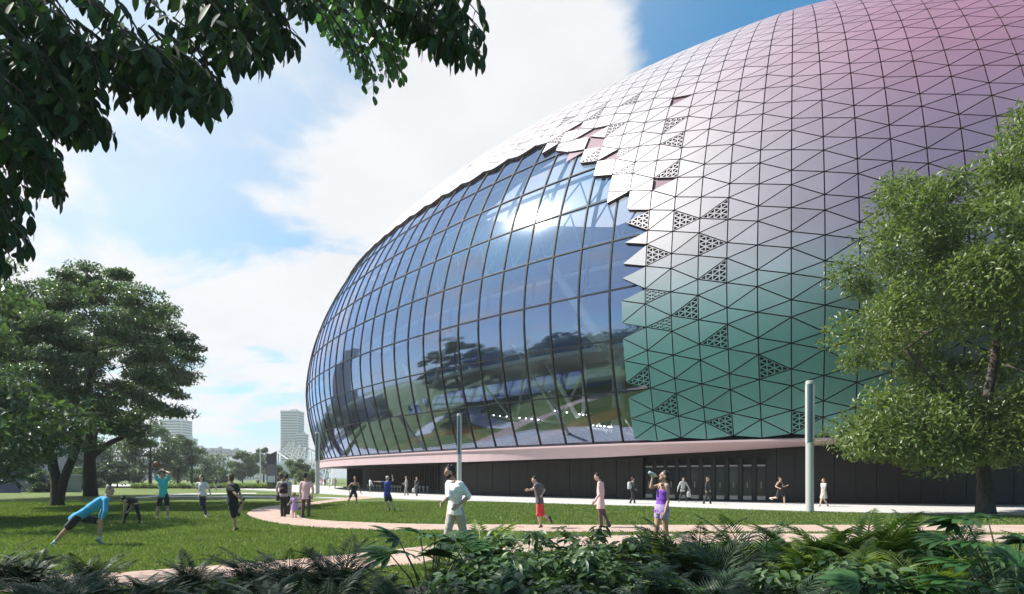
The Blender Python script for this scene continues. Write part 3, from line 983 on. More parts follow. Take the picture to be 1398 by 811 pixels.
def litter(n=2600):
    Z = 9 + 21 * rng.random(n) ** 1.2; X = (rng.random(n) * 2 - 1) * (Z * .88)
    k = ~in_poly(X, Z, bed_poly); X, Z = X[k], Z[k]; n = len(X); a = rng.random(n) * 6.28; L = .03 + .03 * rng.random(n); z = np.where(in_poly(X, Z, ring_poly) | in_poly(X, Z, front_poly), .016, .035)
    c, s_ = np.cos(a), np.sin(a); V = np.zeros((n, 4, 3), np.float32)
    for q, (u, v, dz) in enumerate(((-1, 0, .0), (0, -.4, .006), (1, 0, .012), (0, .4, .006))):
        V[:, q] = np.stack([X + (u * c - v * s_) * L, Z + (u * s_ + v * c) * L, z + dz], -1)
    me = np_mesh('fallen_leaves', V.reshape(-1, 3), np.arange(4 * n).reshape(-1, 4), leafmat('dead_leaf', (.10, .06, .02), (.30, .22, .08), .7, .1, .2))
    tag(link('fallen_leaves', me), 'scattered small brown fallen leaves on the lawn and path', 'leaves', kind='stuff')


litter()


# ------------------------------------------------------------------ trees
def leaves(name, C, per, rad, size, m, parent, flat=.45, aspect=.42, updir=.75, seed=0, droop=0.0, asp_spread=.35):
    """leaf blades (folded rhombus) scattered round the clump centres C"""
    g = np.random.default_rng(seed)
    C = np.asarray(C, float); n = len(C) * per
    rr = np.repeat(np.asarray(rad if np.ndim(rad) else np.full(len(C), rad)), per)
    c = np.repeat(C, per, 0)
    d = g.normal(size=(n, 3)); d /= np.linalg.norm(d, axis=1, keepdims=True)
    d *= (g.random((n, 1)) ** .55) * rr[:, None]; d[:, 2] *= flat
    d[:, 2] -= droop * (d[:, 0] ** 2 + d[:, 1] ** 2) / np.maximum(rr, .1)
    c = c + d
    # leaf direction: outwards + random; normal mostly up
    out = d / (np.linalg.norm(d, axis=1, keepdims=True) + 1e-6)
    t = out * .6 + g.normal(size=(n, 3)) * .6; t[:, 2] -= .15; t /= np.linalg.norm(t, axis=1, keepdims=True)
    nr = g.normal(size=(n, 3)) * (1 - updir); nr[:, 2] += updir; nr += out * .25
    b = np.cross(nr, t); b /= np.linalg.norm(b, axis=1, keepdims=True) + 1e-9
    L = size * (1 - asp_spread + 2 * asp_spread * g.random(n))[:, None]; Wd = L * aspect
    up = np.cross(t, b)
    V = np.zeros((n, 4, 3), np.float32)
    V[:, 0] = c - t * L * .5; V[:, 1] = c + b * Wd * .5 + up * L * .06; V[:, 2] = c + t * L * .5 - up * L * .05; V[:, 3] = c - b * Wd * .5 + up * L * .06
    me = np_mesh(name, V.reshape(-1, 3), np.arange(4 * n).reshape(-1, 4), m)
    return link(name, me, parent)


def grow(trunks, clumps, r_tip, power, m, parent, name='trunk', seed=0, nseg=7, reach=.35):
    """trunk polylines with radii + branches reaching every clump"""
    g = random.Random(seed)
    nodes = []; par = []; rad0 = []
    for tr in trunks:
        pts, rads = tr
        for k, (p, r_) in enumerate(zip(pts, rads)):
            nodes.append(Vector(p)); par.append(len(nodes) - 2 if k else -1); rad0.append(r_)
    nt = len(nodes)
    cand = [i for i in range(nt) if nodes[i].z > min(c.z for c in clumps) * .5]
    top = sum((t[0][-1] for t in [([Vector(q) for q in tr[0]],) for tr in trunks]), Vector()) / len(trunks)
    for c in sorted(clumps, key=lambda c: (c - top).length):
        best = min(cand, key=lambda i: (nodes[i] - c).length + reach * max(0, nodes[i].z - c.z) * 2)
        a = nodes[best]; L = (c - a).length; k = max(1, int(L / .8)); prev = best
        for q in range(1, k + 1):
            t = q / k; p = a.lerp(c, t) + Vector((g.gauss(0, .05), g.gauss(0, .05), .18 * L * math.sin(math.pi * t) * .5)) * (1 if q < k else 0)
            nodes.append(p); par.append(prev); rad0.append(None); prev = len(nodes) - 1; cand.append(prev)
    cnt = [0] * len(nodes)
    for i in range(len(nodes) - 1, -1, -1):
        cnt[i] = max(cnt[i], 1)
        if par[i] >= 0: cnt[par[i]] += cnt[i]
    rad = [min(rad0[i], 9) if rad0[i] is not None else r_tip * cnt[i] ** power for i in range(len(nodes))]
    b = MB()
    for tr in trunks:
        pts, rads = tr
        sp = smoothpoly(pts, 4); rs = list(np.interp(np.linspace(0, 1, len(sp)), np.linspace(0, 1, len(rads)), rads))
        b.tube(sp, [(r_ * (1 + .06 * math.sin(9 * k)), r_) for k, r_ in enumerate(rs)], 12)
    for i in range(nt, len(nodes)):
        p = par[i]; rp = min(rad[p], rad[i] * 1.5)
        b.tube([nodes[p], nodes[i]], [max(rp, r_tip), max(rad[i], r_tip)], 5, cap=False)
    return b.build(name, m, parent, True)


def crown_points(n, c, rx, ry, rz, seed, shell=.55, low=-1.0, shape=None):
    g = random.Random(seed); out = []; tries = 0
    while len(out) < n and tries < n * 80:
        tries += 1
        d = Vector((g.gauss(0, 1), g.gauss(0, 1), g.gauss(0, 1))).normalized() * (g.random() ** (1 / 3))
        if d.length < shell and g.random() < .6: continue
        if d.z < low: continue
        k = 1.0 + .22 * noise.noise(Vector(d) * 2.1 + Vector((seed, 0, 0)))
        if shape: k *= shape(d)
        out.append(Vector((c[0] + d.x * rx * k, c[1] + d.y * ry * k, c[2] + d.z * rz * k)))
    return out


def tree(name, label, cat, trunks, clumps, per, crad, leaf, lm_, bm_, seed, group=None, flat=.45, aspect=.45, r_tip=.018, power=.45, updir=.75, droop=.1):
    base = Vector(trunks[0][0][0]); base.z = 0
    t = wempty(name, base); tag(t, label, cat, group)
    grow(trunks, clumps, r_tip, power, bm_, t, seed=seed)
    g = random.Random(seed + 5)
    rad = [crad * (.7 + .6 * g.random()) for _ in clumps]
    o = leaves('crown', clumps, per, rad, leaf, lm_, t, flat, aspect, updir, seed, droop)
    return t


# left twin-trunk tree
b0 = Gp(78, 691); cl = []
bl = Gp(78, 691)
trk = [([bl + Vector((0, 0, -.2)), bl + Vector((-.05, 0, 1.3)), bl + Vector((-.45, .1, 3.6)), bl + Vector((-.35, .2, 6.5)), bl + Vector((.2, .1, 9.5))], [.42, .27, .23, .18, .10]),
       ([bl + Vector((.15, 0, .3)), bl + Vector((.35, .05, 1.5)), bl + Vector((1.1, .2, 3.8)), bl + Vector((1.5, .1, 6.2)), bl + Vector((2.3, 0, 9))], [.24, .24, .20, .16, .08])]
cl = crown_points(150, (bl.x + .6, bl.y, 9.0), 6.6, 6.0, 6.2, 3, low=-.72, shape=lambda d: 1.0 if d.z < .2 else 1.0 - .25 * (d.z - .2))
tree('broadleaf_tree', 'large dark tree with a V-shaped double trunk on the left lawn', 'tree', trk, cl, 480, 1.12, .23, M['leaf_left'], M['bark_dark'], 21, flat=.32)
b2_ = Gp(124, 677.5)
trk = [([b2_ + Vector((0, 0, -.2)), b2_ + Vector((-.1, 0, 3)), b2_ + Vector((.1, 0, 6)), b2_ + Vector((-.3, .2, 10)), b2_ + Vector((.5, 0, 15))], [.60, .47, .42, .30, .13]),
       ([b2_ + Vector((.2, 0, 3.6)), b2_ + Vector((1.6, -.1, 4.6)), b2_ + Vector((3.4, 0, 5.6)), b2_ + Vector((5.2, 0, 7.4))], [.3, .24, .2, .12])]
cl = crown_points(170, (b2_.x - .3, b2_.y, 11.5), 9.4, 7.5, 7.6, 8, low=-.85, shape=lambda d: 1.0 + (.12 if d.z < -.2 and d.x > 0 else 0))
tree('broadleaf_tree', 'tall spreading tree with a single thick trunk behind the bending woman', 'tree', trk, cl, 440, 1.50, .31, M['leaf_left'], M['bark_dark'], 31, flat=.32)
# trees outside the left edge, whose shade lies across the lawn and which the glass mirrors
LT = [(-22.3, 22.5, 9.5, 4.6, 41), (-39, 46.5, 14, 5.2, 42), (-60, 22, 13, 6.5, 43), (-63, 2, 14, 7, 44), (-58, -20, 13, 7, 45), (-50, -42, 14, 7, 46), (-74, 44, 13, 7, 47), (-34, -46, 13, 7, 48), (-52, 12, 12, 6.5, 49), (-50, -9, 13, 7, 50), (-54, 32, 12, 6, 52), (-47, -31, 13, 7, 53), (-70, 12, 15, 7.5, 54), (-72, -12, 15, 8, 55), (-66, -33, 15, 8, 56), (-70, 28, 14, 7, 57), (-56, 21, 13, 7, 58), (-57, 2, 13, 7, 59), (-60, 42, 13, 6.5, 61), (-58, -42, 14, 7, 62), (-86, 10, 18, 9, 63), (-88, -14, 18, 9, 64), (-86, 34, 17, 9, 65), (-84, -36, 18, 9, 66)]
ORD2 = {}
for lo, hi in ((-53, -30), (-61, -53), (-80, -61), (-99, -80)):
    row = sorted([t_ for t_ in LT[2:] if lo < t_[0] <= hi], key=lambda t_: -t_[1])
    for q, t_ in enumerate(row): ORD2[(t_[0], t_[1])] = ORD[q]
for k, (x, y, h, r_, sd) in enumerate(LT):
    p = Vector((x, y, 0)); cl = crown_points(60, (x, y, h * .53), r_ * 1.12, r_ * 1.12, h * .48, sd, low=-.9)
    tree('broadleaf_tree', ['shade tree just outside the left edge, nearest the stretching man', 'shade tree left of the double-trunked tree'][k] if k < 2 else '%s tree from the far end of the %s mirrored in the glass' % (ORD2[(x, y)], 'near row' if x > -53 else 'second row' if x > -61 else 'third row' if x > -80 else 'tall back row'), 'tree',
         [([p, p + Vector((.1, 0, h * .3)), p + Vector((0, .1, h * .75))], [.32, .24, .08])], cl, 190, 1.7, .36, M['leaf_left'], M['bark_dark'], sd, group='trees beside the lawn to the left' if k > 1 else None, flat=.5)

# right tree
br = Vector((21.3, 28.0, 0))
trk = [([br, br + Vector((-.05, 0, 1.5)), br + Vector((-.25, 0, 3.2)), br + Vector((.1, .1, 5.0)), br + Vector((.5, 0, 8)), br + Vector((.3, 0, 12))], [.42, .28, .25, .21, .16, .08]),
       ([br + Vector((-.1, 0, 3.6)), br + Vector((-1.2, 0, 5.0)), br + Vector((-2.4, 0, 6.2)), br + Vector((-3.6, 0, 7.4))], [.2, .15, .11, .07]),
       ([br + Vector((.1, 0, 3.4)), br + Vector((1.2, 0, 4.6)), br + Vector((2.6, .2, 6.0)), br + Vector((4.2, 0, 8.0))], [.22, .16, .12, .07])]
cl = crown_points(170, (br.x + .9, br.y, 9.4), 6.9, 5.6, 7.6, 17, low=-.93, shape=lambda d: 1.0 if d.z > -.5 else 1.02)
cl += crown_points(14, (br.x - 4.3, br.y - .5, 4.3), 2.6, 2.0, 1.4, 18) + crown_points(10, (br.x + 3.2, br.y - 2.5, 3.2), 2.0, 1.5, 1.3, 19) + crown_points(9, (br.x - 2.0, br.y - 1.0, 3.0), 2.0, 1.5, 1.0, 20) + crown_points(16, (br.x + 2.8, br.y - 1.0, 16.6), 2.6, 2.4, 1.8, 22) + crown_points(8, (br.x + 2.2, br.y - 3, 2.1), 1.6, 1.2, .9, 23)
tree('leafy_tree', 'olive green leafy tree overlapping the stadium at the right edge of the photo', 'tree', trk, cl, 500, 1.3, .25, M['leaf_right'], M['bark'], 51, flat=.7, aspect=.38, updir=.55, r_tip=.014, droop=.25)

# far trees and shrubs behind the lawn
far = [  # x px, base y px, top y px, half width px, label
    (205, 665, 575, 34, 'broad dark green tree behind the man with raised arms', .85),
    (243, 664, 588, 26, 'dark green tree beside the far left tower', .85),
    (331, 660, 619, 19, 'light green rounded tree between the black-clad boy and the dark totem', 1),
    (360, 659, 611, 14, 'slim light green tree just left of the dark totem', 1),
    (404, 662, 630, 18, 'small bright tree in front of the white lattice structure', 1),
    (418, 663, 640, 12, 'small green tree left of the nearest stadium end lamp post', 1),
    (60, 672, 644, 22, 'silvery green bush beside the blue hoarding', .8),
    (34, 668, 600, 26, 'yellow-green sunlit tree behind the left tree trunks', 1.1),
    (112, 669, 640, 26, 'bushy shrub seen between the two left trunks', .8),
    (160, 666, 632, 28, 'dense green shrub behind the stretching man', .8),
    (276, 662, 640, 20, 'dark green bush behind the woman in white', .8),
    (300, 661, 642, 16, 'low green bush right of the woman in white', .8),
    (376, 661, 634, 10, 'small tree behind the dark totem', 1)]
for k, (x, by, ty, hw, lab, sh_) in enumerate(far):
    p = Gp(x, by); Z = p.y; h = EYE + (HY - ty) / F * Z; r_ = hw / F * Z
    shrub = h < 4.0
    cl = crown_points(34 if not shrub else 26, (p.x, p.y, h * (.58 if not shrub else .5)), r_, r_, h * (.44 if not shrub else .5), 60 + k, low=-.8)
    tree('shrub' if shrub else 'broadleaf_tree', lab, 'shrub' if shrub else 'tree', [([p, p + Vector((0, .1, h * .35)), p + Vector((.05, 0, h * .7))], [.16 * h / 6, .12 * h / 6, .05])], cl, 150, r_ * .33, max(.16, Z * .0052),
         M['leaf_far'] if sh_ >= 1 else M['leaf_left'], M['bark_dark'], 70 + k, flat=.6, r_tip=.03)
# low clipped hedge line at the far end of the lawn
hb = MB(); hp = [Gp(x, 667.5) for x in np.linspace(180, 372, 30)]
hc = []
for p in hp:
    for q in range(3): hc.append(Vector((p.x + R.uniform(-.9, .9), p.y + R.uniform(-.4, .4), .35 + .25 * R.random())))
hg = wempty('hedge', hp[0]); tag(hg, 'long low clipped yellow-green hedge along the far end of the lawn', 'hedge')
leaves('foliage', hc, 90, .75, .22, M['leaf_fern'], hg, .5, .5, .6, 99)
hm = MB(); hm.tube([Vector((p.x, p.y, .28)) for p in hp], [(.25, .25)] * len(hp), 6); hm.build('stem', M['bark_dark'], hg)
# leafy belt closing the view at the left behind the trunks
for k, (x, Z, h, r_) in enumerate([(150, 105, 10, 6), (185, 118, 12, 7), (95, 110, 9, 6), (262, 125, 8, 5)]):
    p = Vector(((x - CX) / F * Z, Z, 0)); cl = crown_points(30, (p.x, p.y, h * .55), r_, r_, h * .45, 90 + k, low=-.8)
    tree('broadleaf_tree', ['dim tree far behind the single thick trunk', 'tall dim tree far behind the man with raised arms', 'dim tree far behind the double trunk', 'low dim tree below the left tower'][k], 'tree',
         [([p, p + Vector((0, 0, h * .4)), p + Vector((0, .1, h * .7))], [.25, .2, .06])], cl, 130, 2.2, .55, M['leaf_left'], M['bark_dark'], 110 + k, flat=.6, r_tip=.04)
#PART2
# ------------------------------------------------------------------ far city
M['tower'] = mat('pale_tower', (0.66, 0.65, 0.64), .8, var=.08, vscale=.2)
M['tower_b'] = mat('beige_block', (0.46, 0.42, 0.38), .8, var=.12, vscale=.05)
M['win'] = mat('window_dark', (0.16, 0.18, 0.20), .4, spec=.5)
M['hoard'] = mat('blue_hoarding', (0.045, 0.055, 0.16), .6, var=.12)


def block(name, label, cat, x0, x1, ytop, Z, depth, m, floors, bays, group=None, base_y=None, windows='bands', rz=0.0, wmat=None, cap=True):
    """building with a body, a roof parapet and storeys; front faces the camera side"""
    X0, X1 = (x0 - CX) / F * Z, (x1 - CX) / F * Z
    H = EYE + (HY - ytop) / F * Z; w = X1 - X0
    t = empty(name, ((X0 + X1) / 2, Z + depth / 2, 0), rz); tag(t, label, cat, group)
    b = MB(); b.box((0, 0, H / 2), (w, depth, H)); b.build('wall', m, t)
    if cap:
        b = MB(); b.box((0, 0, H + .5), (w * 1.015 + .3, depth * 1.015 + .3, 1.0)); b.box((w * .1, 0, H + 2.0), (w * .35, depth * .35, 2.2)); b.build('roof', m, t)
    fh = H / floors
    if windows == 'bands':
        for k in range(floors):
            b = MB(); z = fh * (k + .55)
            b.box((0, -depth / 2 - .05, z), (w * .94, .12, fh * .42)); b.box((-w / 2 - .05, 0, z), (.12, depth * .9, fh * .42)); b.box((w / 2 + .05, 0, z), (.12, depth * .9, fh * .42))
            f_ = b.build('window', wmat or M['win'], t)
            b = MB(); b.box((0, -depth / 2 - .25, z - fh * .27), (w * .97, .6, fh * .10)); b.build('sill', m, f_)
    else:
        b = None
        for k in range(floors):
            for j in range(bays):
                if b is None: b = MB()
                bb = MB(); bb.box(((j + .5) / bays * w - w / 2, -depth / 2 - .04, fh * (k + .55)), (w / bays * .5, .1, fh * .5))
                bb.build('window', wmat or M['win'], t)
    return t


block('tower_block', 'tall pale high-rise tower left of the stadium, rising behind the white lattice structure', 'tower', 383, 407, 562, 620, 18, M['tower'], 26, 1)
block('tower_block', 'lower shoulder block attached beside the tall pale high-rise left of the stadium', 'tower', 405, 414, 593, 618, 16, M['tower'], 17, 1)
block('tower_block', 'hazy tower showing at the right edge of the big left tree', 'tower', 219, 248, 574, 600, 20, M['tower'], 22, 1)
block('tower_block', 'shorter block stepping down right of the hazy left tower', 'tower', 246, 257, 599, 602, 18, M['tower'], 14, 1)
cx0 = 256
labs = ['first pale slab from the left in the far row of flats', 'second slab, slightly taller, in the far row of flats', 'third slab in the far row of flats, with the widest front', 'fourth slab in the far row of flats, above the woman in white',
        'fifth slab in the far row of flats', 'sixth slab in the far row of flats, above the boy in black', 'seventh low slab in the far row, behind the light green tree', 'last low slab of the far row, left of the dark totem']
for k, (a, b_, yt) in enumerate([(256, 263, 615), (263, 276, 612), (276, 291, 615), (291, 301, 613), (301, 312, 616), (312, 325, 615), (325, 345, 620), (345, 372, 624)]):
    block('apartment_block', labs[k], 'building', a, b_ - .6, yt, 700 + 9 * k, 14, M['tower_b'], 8, max(3, (b_ - a) // 3), 'far row of flats left of the stadium', windows='grid')
for k, (a, b_, yt) in enumerate([(250, 285, 634), (283, 322, 630), (320, 352, 632), (350, 382, 636), (178, 222, 628), (120, 180, 632)]):
    block('low_building', ['low grey building behind the woman in white', 'low grey terrace behind the boy in black', 'low building behind the light green tree', 'low building behind the dark totem', 'low pale building behind the left shrubs', 'low pale building behind the thick trunk'][k],
          'building', a, b_, yt, 420 - 6 * k, 30, M['tower'], 4, 8, windows='grid')
for k, (a, b_, yt, Z) in enumerate([(-60, 52, 603, 92), (395, 440, 634, 380)]):
    block('office_building', ['white building with rows of small dark windows behind the blue hoarding', 'low pale building behind the white lattice structure'][k], 'building', a, b_, yt, Z, 14, M['tower'], 6 if k == 0 else 4, 16 if k == 0 else 6, windows='grid')
# two dark towers far to the left: only their mirror image is in the photograph
for k, (dx, dy, dist, w, h, lab) in enumerate([(-.80, .55, 330, 26, 98, 'slate grey tower mirrored in the left of the glass wall, taller of the pair'), (-.785, .585, 335, 36, 82, 'slate grey tower mirrored in the left of the glass wall, broader of the pair')]):
    t = empty('tower_block', (-18 + dx * dist, 66 + dy * dist, 0), .4); tag(t, lab, 'tower')
    b = MB(); b.box((0, 0, h / 2), (w, 22, h)); b.build('wall', mat('slate_wall', (.16, .19, .25), .5, var=.1), t)
    for q in range(20):
        b = MB(); b.box((0, 0, h * (q + .5) / 20), (w + .4, 22.4, h / 20 * .4)); b.build('window', M['win'], t)

# blue hoarding panels and the grey bank at the far left
hoard = wempty('hoarding', Gp(-60, 673)); tag(hoard, 'dark blue site hoarding of upright sheets at the left edge of the lawn', 'hoarding')
Zh = EYE * F / (673 - HY)
for k in range(9):
    xa, xb = -62 + k * 10, -52 + k * 10
    pa = Vector(((xa - CX) / F * Zh, Zh, 0)); pb = Vector(((xb - CX) / F * Zh, Zh, 0))
    b = MB(); b.box(((pa.x + pb.x) / 2, Zh + .03 * (k % 2), 1.12), ((pb.x - pa.x) - .03, .06, 2.24)); b.build('panel', M['hoard'], hoard)
lw_ = wempty('boundary_wall', Gp(28, 672)); tag(lw_, 'low dark grey wall running right from the blue hoarding', 'wall')
b = MB(); b.box(((26 - CX) / F * 70 + 3.2, 70, .95), (7.5, .3, 1.9)); b.build('wall', M['grey_steel'], lw_)
b = MB(); b.box(((26 - CX) / F * 70 + 3.2, 70, 1.95), (7.7, .42, .12)); b.build('coping', M['concrete'], lw_)

# white lattice structure beside the stadium end
lat = wempty('lattice_structure', Wp(412, 652, 170)); tag(lat, 'large white lattice roof frame rising to a point between the totem and the stadium', 'structure')
Zl = 170.0; M['lattice'] = mat('lattice_grey', (.50, .51, .52), .6)
apex = Wp(395, 600, Zl); lb_ = Wp(380, 618, Zl); rb = Wp(452, 640, Zl)
def lbar(p, q, r_=.22):
    b = MB(); b.tube([p, q], r_ * .6, 6); b.build('bar', M['lattice'], lat)
top = [apex.lerp(Wp(455, 628, Zl), t) for t in np.linspace(0, 1, 9)]
bot = [lb_.lerp(Wp(452, 668, Zl - 25), t) for t in np.linspace(0, 1, 9)]
bot2 = [lb_.lerp(Wp(450, 645, Zl + 30), t) for t in np.linspace(0, 1, 9)]
for i in range(9):
    lbar(top[i], bot[i], .14); lbar(top[i], bot2[i], .14)
    if i < 8:
        lbar(top[i], top[i + 1], .3); lbar(bot[i], bot[i + 1], .3); lbar(bot2[i], bot2[i + 1], .3)
        lbar(top[i], bot[i + 1], .10); lbar(bot[i], top[i + 1], .10); lbar(top[i], bot2[i + 1], .1)
for i in range(1, 6):
    t = i / 6
    ps = [top[j].lerp(bot[j], t) for j in range(9)]
    for j in range(8): lbar(ps[j], ps[j + 1], .09)
for i in (0, 4, 8):
    p = bot[i].copy(); lbar(p, Vector((p.x, p.y, 0)), .3)

# ------------------------------------------------------------------ lamp posts, totem
M['lamp_grey'] = mat('lamp_grey', (0.52, 0.53, 0.52), .45, metal=.2, var=.05)
M['lamp_glass'] = mat('lamp_glass', (0.10, 0.17, 0.22), .12, spec=.8)


def lamp(x, yb, ytop, r_, lab, grp=None, slot=.47):
    p = Gp(x, yb); Z = p.y; H = EYE + (HY - ytop) / F * Z
    t = empty('lamp_post', p); tag(t, lab, 'lamp post', grp)
    b = MB(); zs = H * (1 - slot)
    b.tube([(0, 0, 0), (0, 0, .02), (0, 0, .03)], [r_ * 1.7, r_ * 1.7, r_ * 1.5], 20); b.build('base_plate', M['dark_frame'], t)
    b = MB(); b.tube([(0, 0, .03), (0, 0, zs)], r_, 20); b.build('pole', M['lamp_grey'], t, False)
    b = MB(); b.tube([(0, 0, zs), (0, 0, H - .16)], r_ * .55, 14); b.build('lamp_tube', M['lamp_glass'], t)
    for a in (math.pi * .0, math.pi):
        b = MB(); b.box((math.cos(a) * r_ * .72, math.sin(a) * r_ * .72 - r_ * .1, (zs + H - .16) / 2), (r_ * .5, r_ * 1.2, H - .16 - zs)); b.build('rail', M['lamp_grey'], t)
    b = MB(); b.tube([(0, 0, H - .17), (0, 0, H - .16), (0, 0, H - .02), (0, 0, H)], [r_ * .8, r_, r_, r_ * .9], 20); b.build('cap', M['lamp_grey'], t)
    return t


lamp(1105.5, 699.5, 520, .185, 'thick pale grey lamp post in front of the dark wall near the right tree')
lamp(627, 683, 565, .17, 'slim grey lamp post directly behind the bearded man in white')
lamp(433.5, 674, 590, .21, 'grey lamp post at the left end of the stadium beside the man in pink')
for x, yb, yt, lab in [(402, 662, 634, 'thin pale lamp post right of the woman with the backpack'), (355.5, 661.5, 613, 'thin pale lamp post left of the dark totem'), (424, 663, 640, 'thin short lamp post just left of the thicker one at the stadium end')]:
    p = Gp(x, yb); H = EYE + (HY - yt) / F * p.y; t = empty('lamp_post', p); tag(t, lab, 'lamp post', None)
    b = MB(); b.tube([(0, 0, 0), (0, 0, H - .5)], .16, 8); b.build('pole', M['lamp_grey'], t)
    b = MB(); b.tube([(0, 0, H - .5), (0, 0, H - .45), (0, 0, H - .05), (0, 0, H)], [.12, .2, .2, .1], 8); b.build('lamp_head', M['lamp_grey'], t)

tp = Gp(371, 667.5); tt = empty('totem_sign', tp, math.radians(12)); tag(tt, 'tall dark information totem with a slanted top and a pale poster beside the path', 'sign')
Ht = EYE + (HY - 616) / F * tp.y; wt = 12.5 / F * tp.y
M['totem'] = mat('totem_grey', (.045, .045, .055), .5, var=.1); M['totem2'] = mat('totem_mid', (.12, .12, .13), .5, var=.1); M['poster'] = mat('poster', (.42, .48, .46), .5, col2=(.30, .38, .36), vscale=3)
b = MB(); hw = wt / 2
b.add([(-hw, -.3, 0), (hw, -.3, 0), (hw, .3, 0), (-hw, .3, 0), (-hw, -.3, Ht - .7), (hw, -.3, Ht), (hw, .3, Ht), (-hw, .3, Ht - .7)], [(0, 3, 2, 1), (4, 5, 6, 7), (0, 1, 5, 4), (1, 2, 6, 5), (2, 3, 7, 6), (3, 0, 4, 7)]); b.build('body', M['totem'], tt)
b = MB(); b.box((0, -.32, Ht * .5), (wt * .9, .03, Ht * .30)); b.build('panel', M['totem2'], tt)
b = MB(); b.box((0, -.33, Ht * .26), (wt * .78, .05, Ht * .17)); b.build('poster', M['poster'], tt)

# ------------------------------------------------------------------ people
SK = {}
def skin(tone):
    if tone not in SK:
        c = {'light': (.58, .38, .29), 'tan': (.45, .27, .19), 'mid': (.34, .20, .13)}[tone]
        m = mat('skin_' + tone, c, .5, var=.06, vscale=8); m.node_tree.nodes['Principled BSDF'].inputs['Subsurface Weight'].default_value = .0; SK[tone] = m
    return SK[tone]
CL = {}
def cloth(c):
    if c not in CL:
        CL[c] = mat('cloth_%02d' % len(CL), c, .85, var=.10, vscale=14, bump=.5, bscale=16, sheen=.2)
    return CL[c]
HAIR = {'black': mat('hair_black', (.014, .011, .010), .45, bump=.6, bscale=60), 'brown': mat('hair_brown', (.075, .04, .022), .5, bump=.6, bscale=60), 'grey': mat('hair_grey', (.20, .17, .15), .55, bump=.6, bscale=60),
        'fair': mat('hair_fair', (.22, .13, .07), .5, bump=.6, bscale=60), 'cap': mat('cap_pale', (.55, .56, .60), .8)}
M['eye'] = mat('eye_dark', (.02, .016, .014), .2)
M['lip'] = mat('lips', (.36, .14, .12), .5)
M['shoe_w'] = mat('white_shoe', (.62, .62, .60), .6, var=.1); M['shoe_b'] = mat('black_shoe', (.02, .02, .022), .5, var=.1); M['shoe_g'] = mat('teal_shoe', (.05, .22, .22), .5)
SHOE = {'w': M['shoe_w'], 'b': M['shoe_b'], 'g': M['shoe_g']}
_dg = None


FOLD = bpy.data.textures.new('folds', 'CLOUDS'); FOLD.noise_scale = .16; FOLD.noise_depth = 2


def fuse(b, name, m, parent, vox, smooth=2):
    """overlapping solids -> one continuous skin (voxel remesh, smoothed)"""
    me = b.mesh('tmp', m)
    o = bpy.data.objects.new('tmp', me); COL.objects.link(o)
    md = o.modifiers.new('r', 'REMESH'); md.mode = 'VOXEL'; md.voxel_size = vox; md.adaptivity = 0; md.use_smooth_shade = True
    sm = o.modifiers.new('s', 'SMOOTH'); sm.iterations = smooth; sm.factor = .5
    if name in ('shirt', 'trousers', 'shorts', 'skirt'):
        dm = o.modifiers.new('d', 'DISPLACE'); dm.texture = FOLD; dm.strength = .026; dm.mid_level = .5; dm.texture_coords = 'LOCAL'
    dg = bpy.context.evaluated_depsgraph_get()
    out = bpy.data.meshes.new_from_object(o.evaluated_get(dg), depsgraph=dg); out.name = name
    bpy.data.objects.remove(o); bpy.data.meshes.remove(me)
    out.materials.clear(); out.materials.append(m)
    return link(name, out, parent)


def V3(*a): return Vector(a)


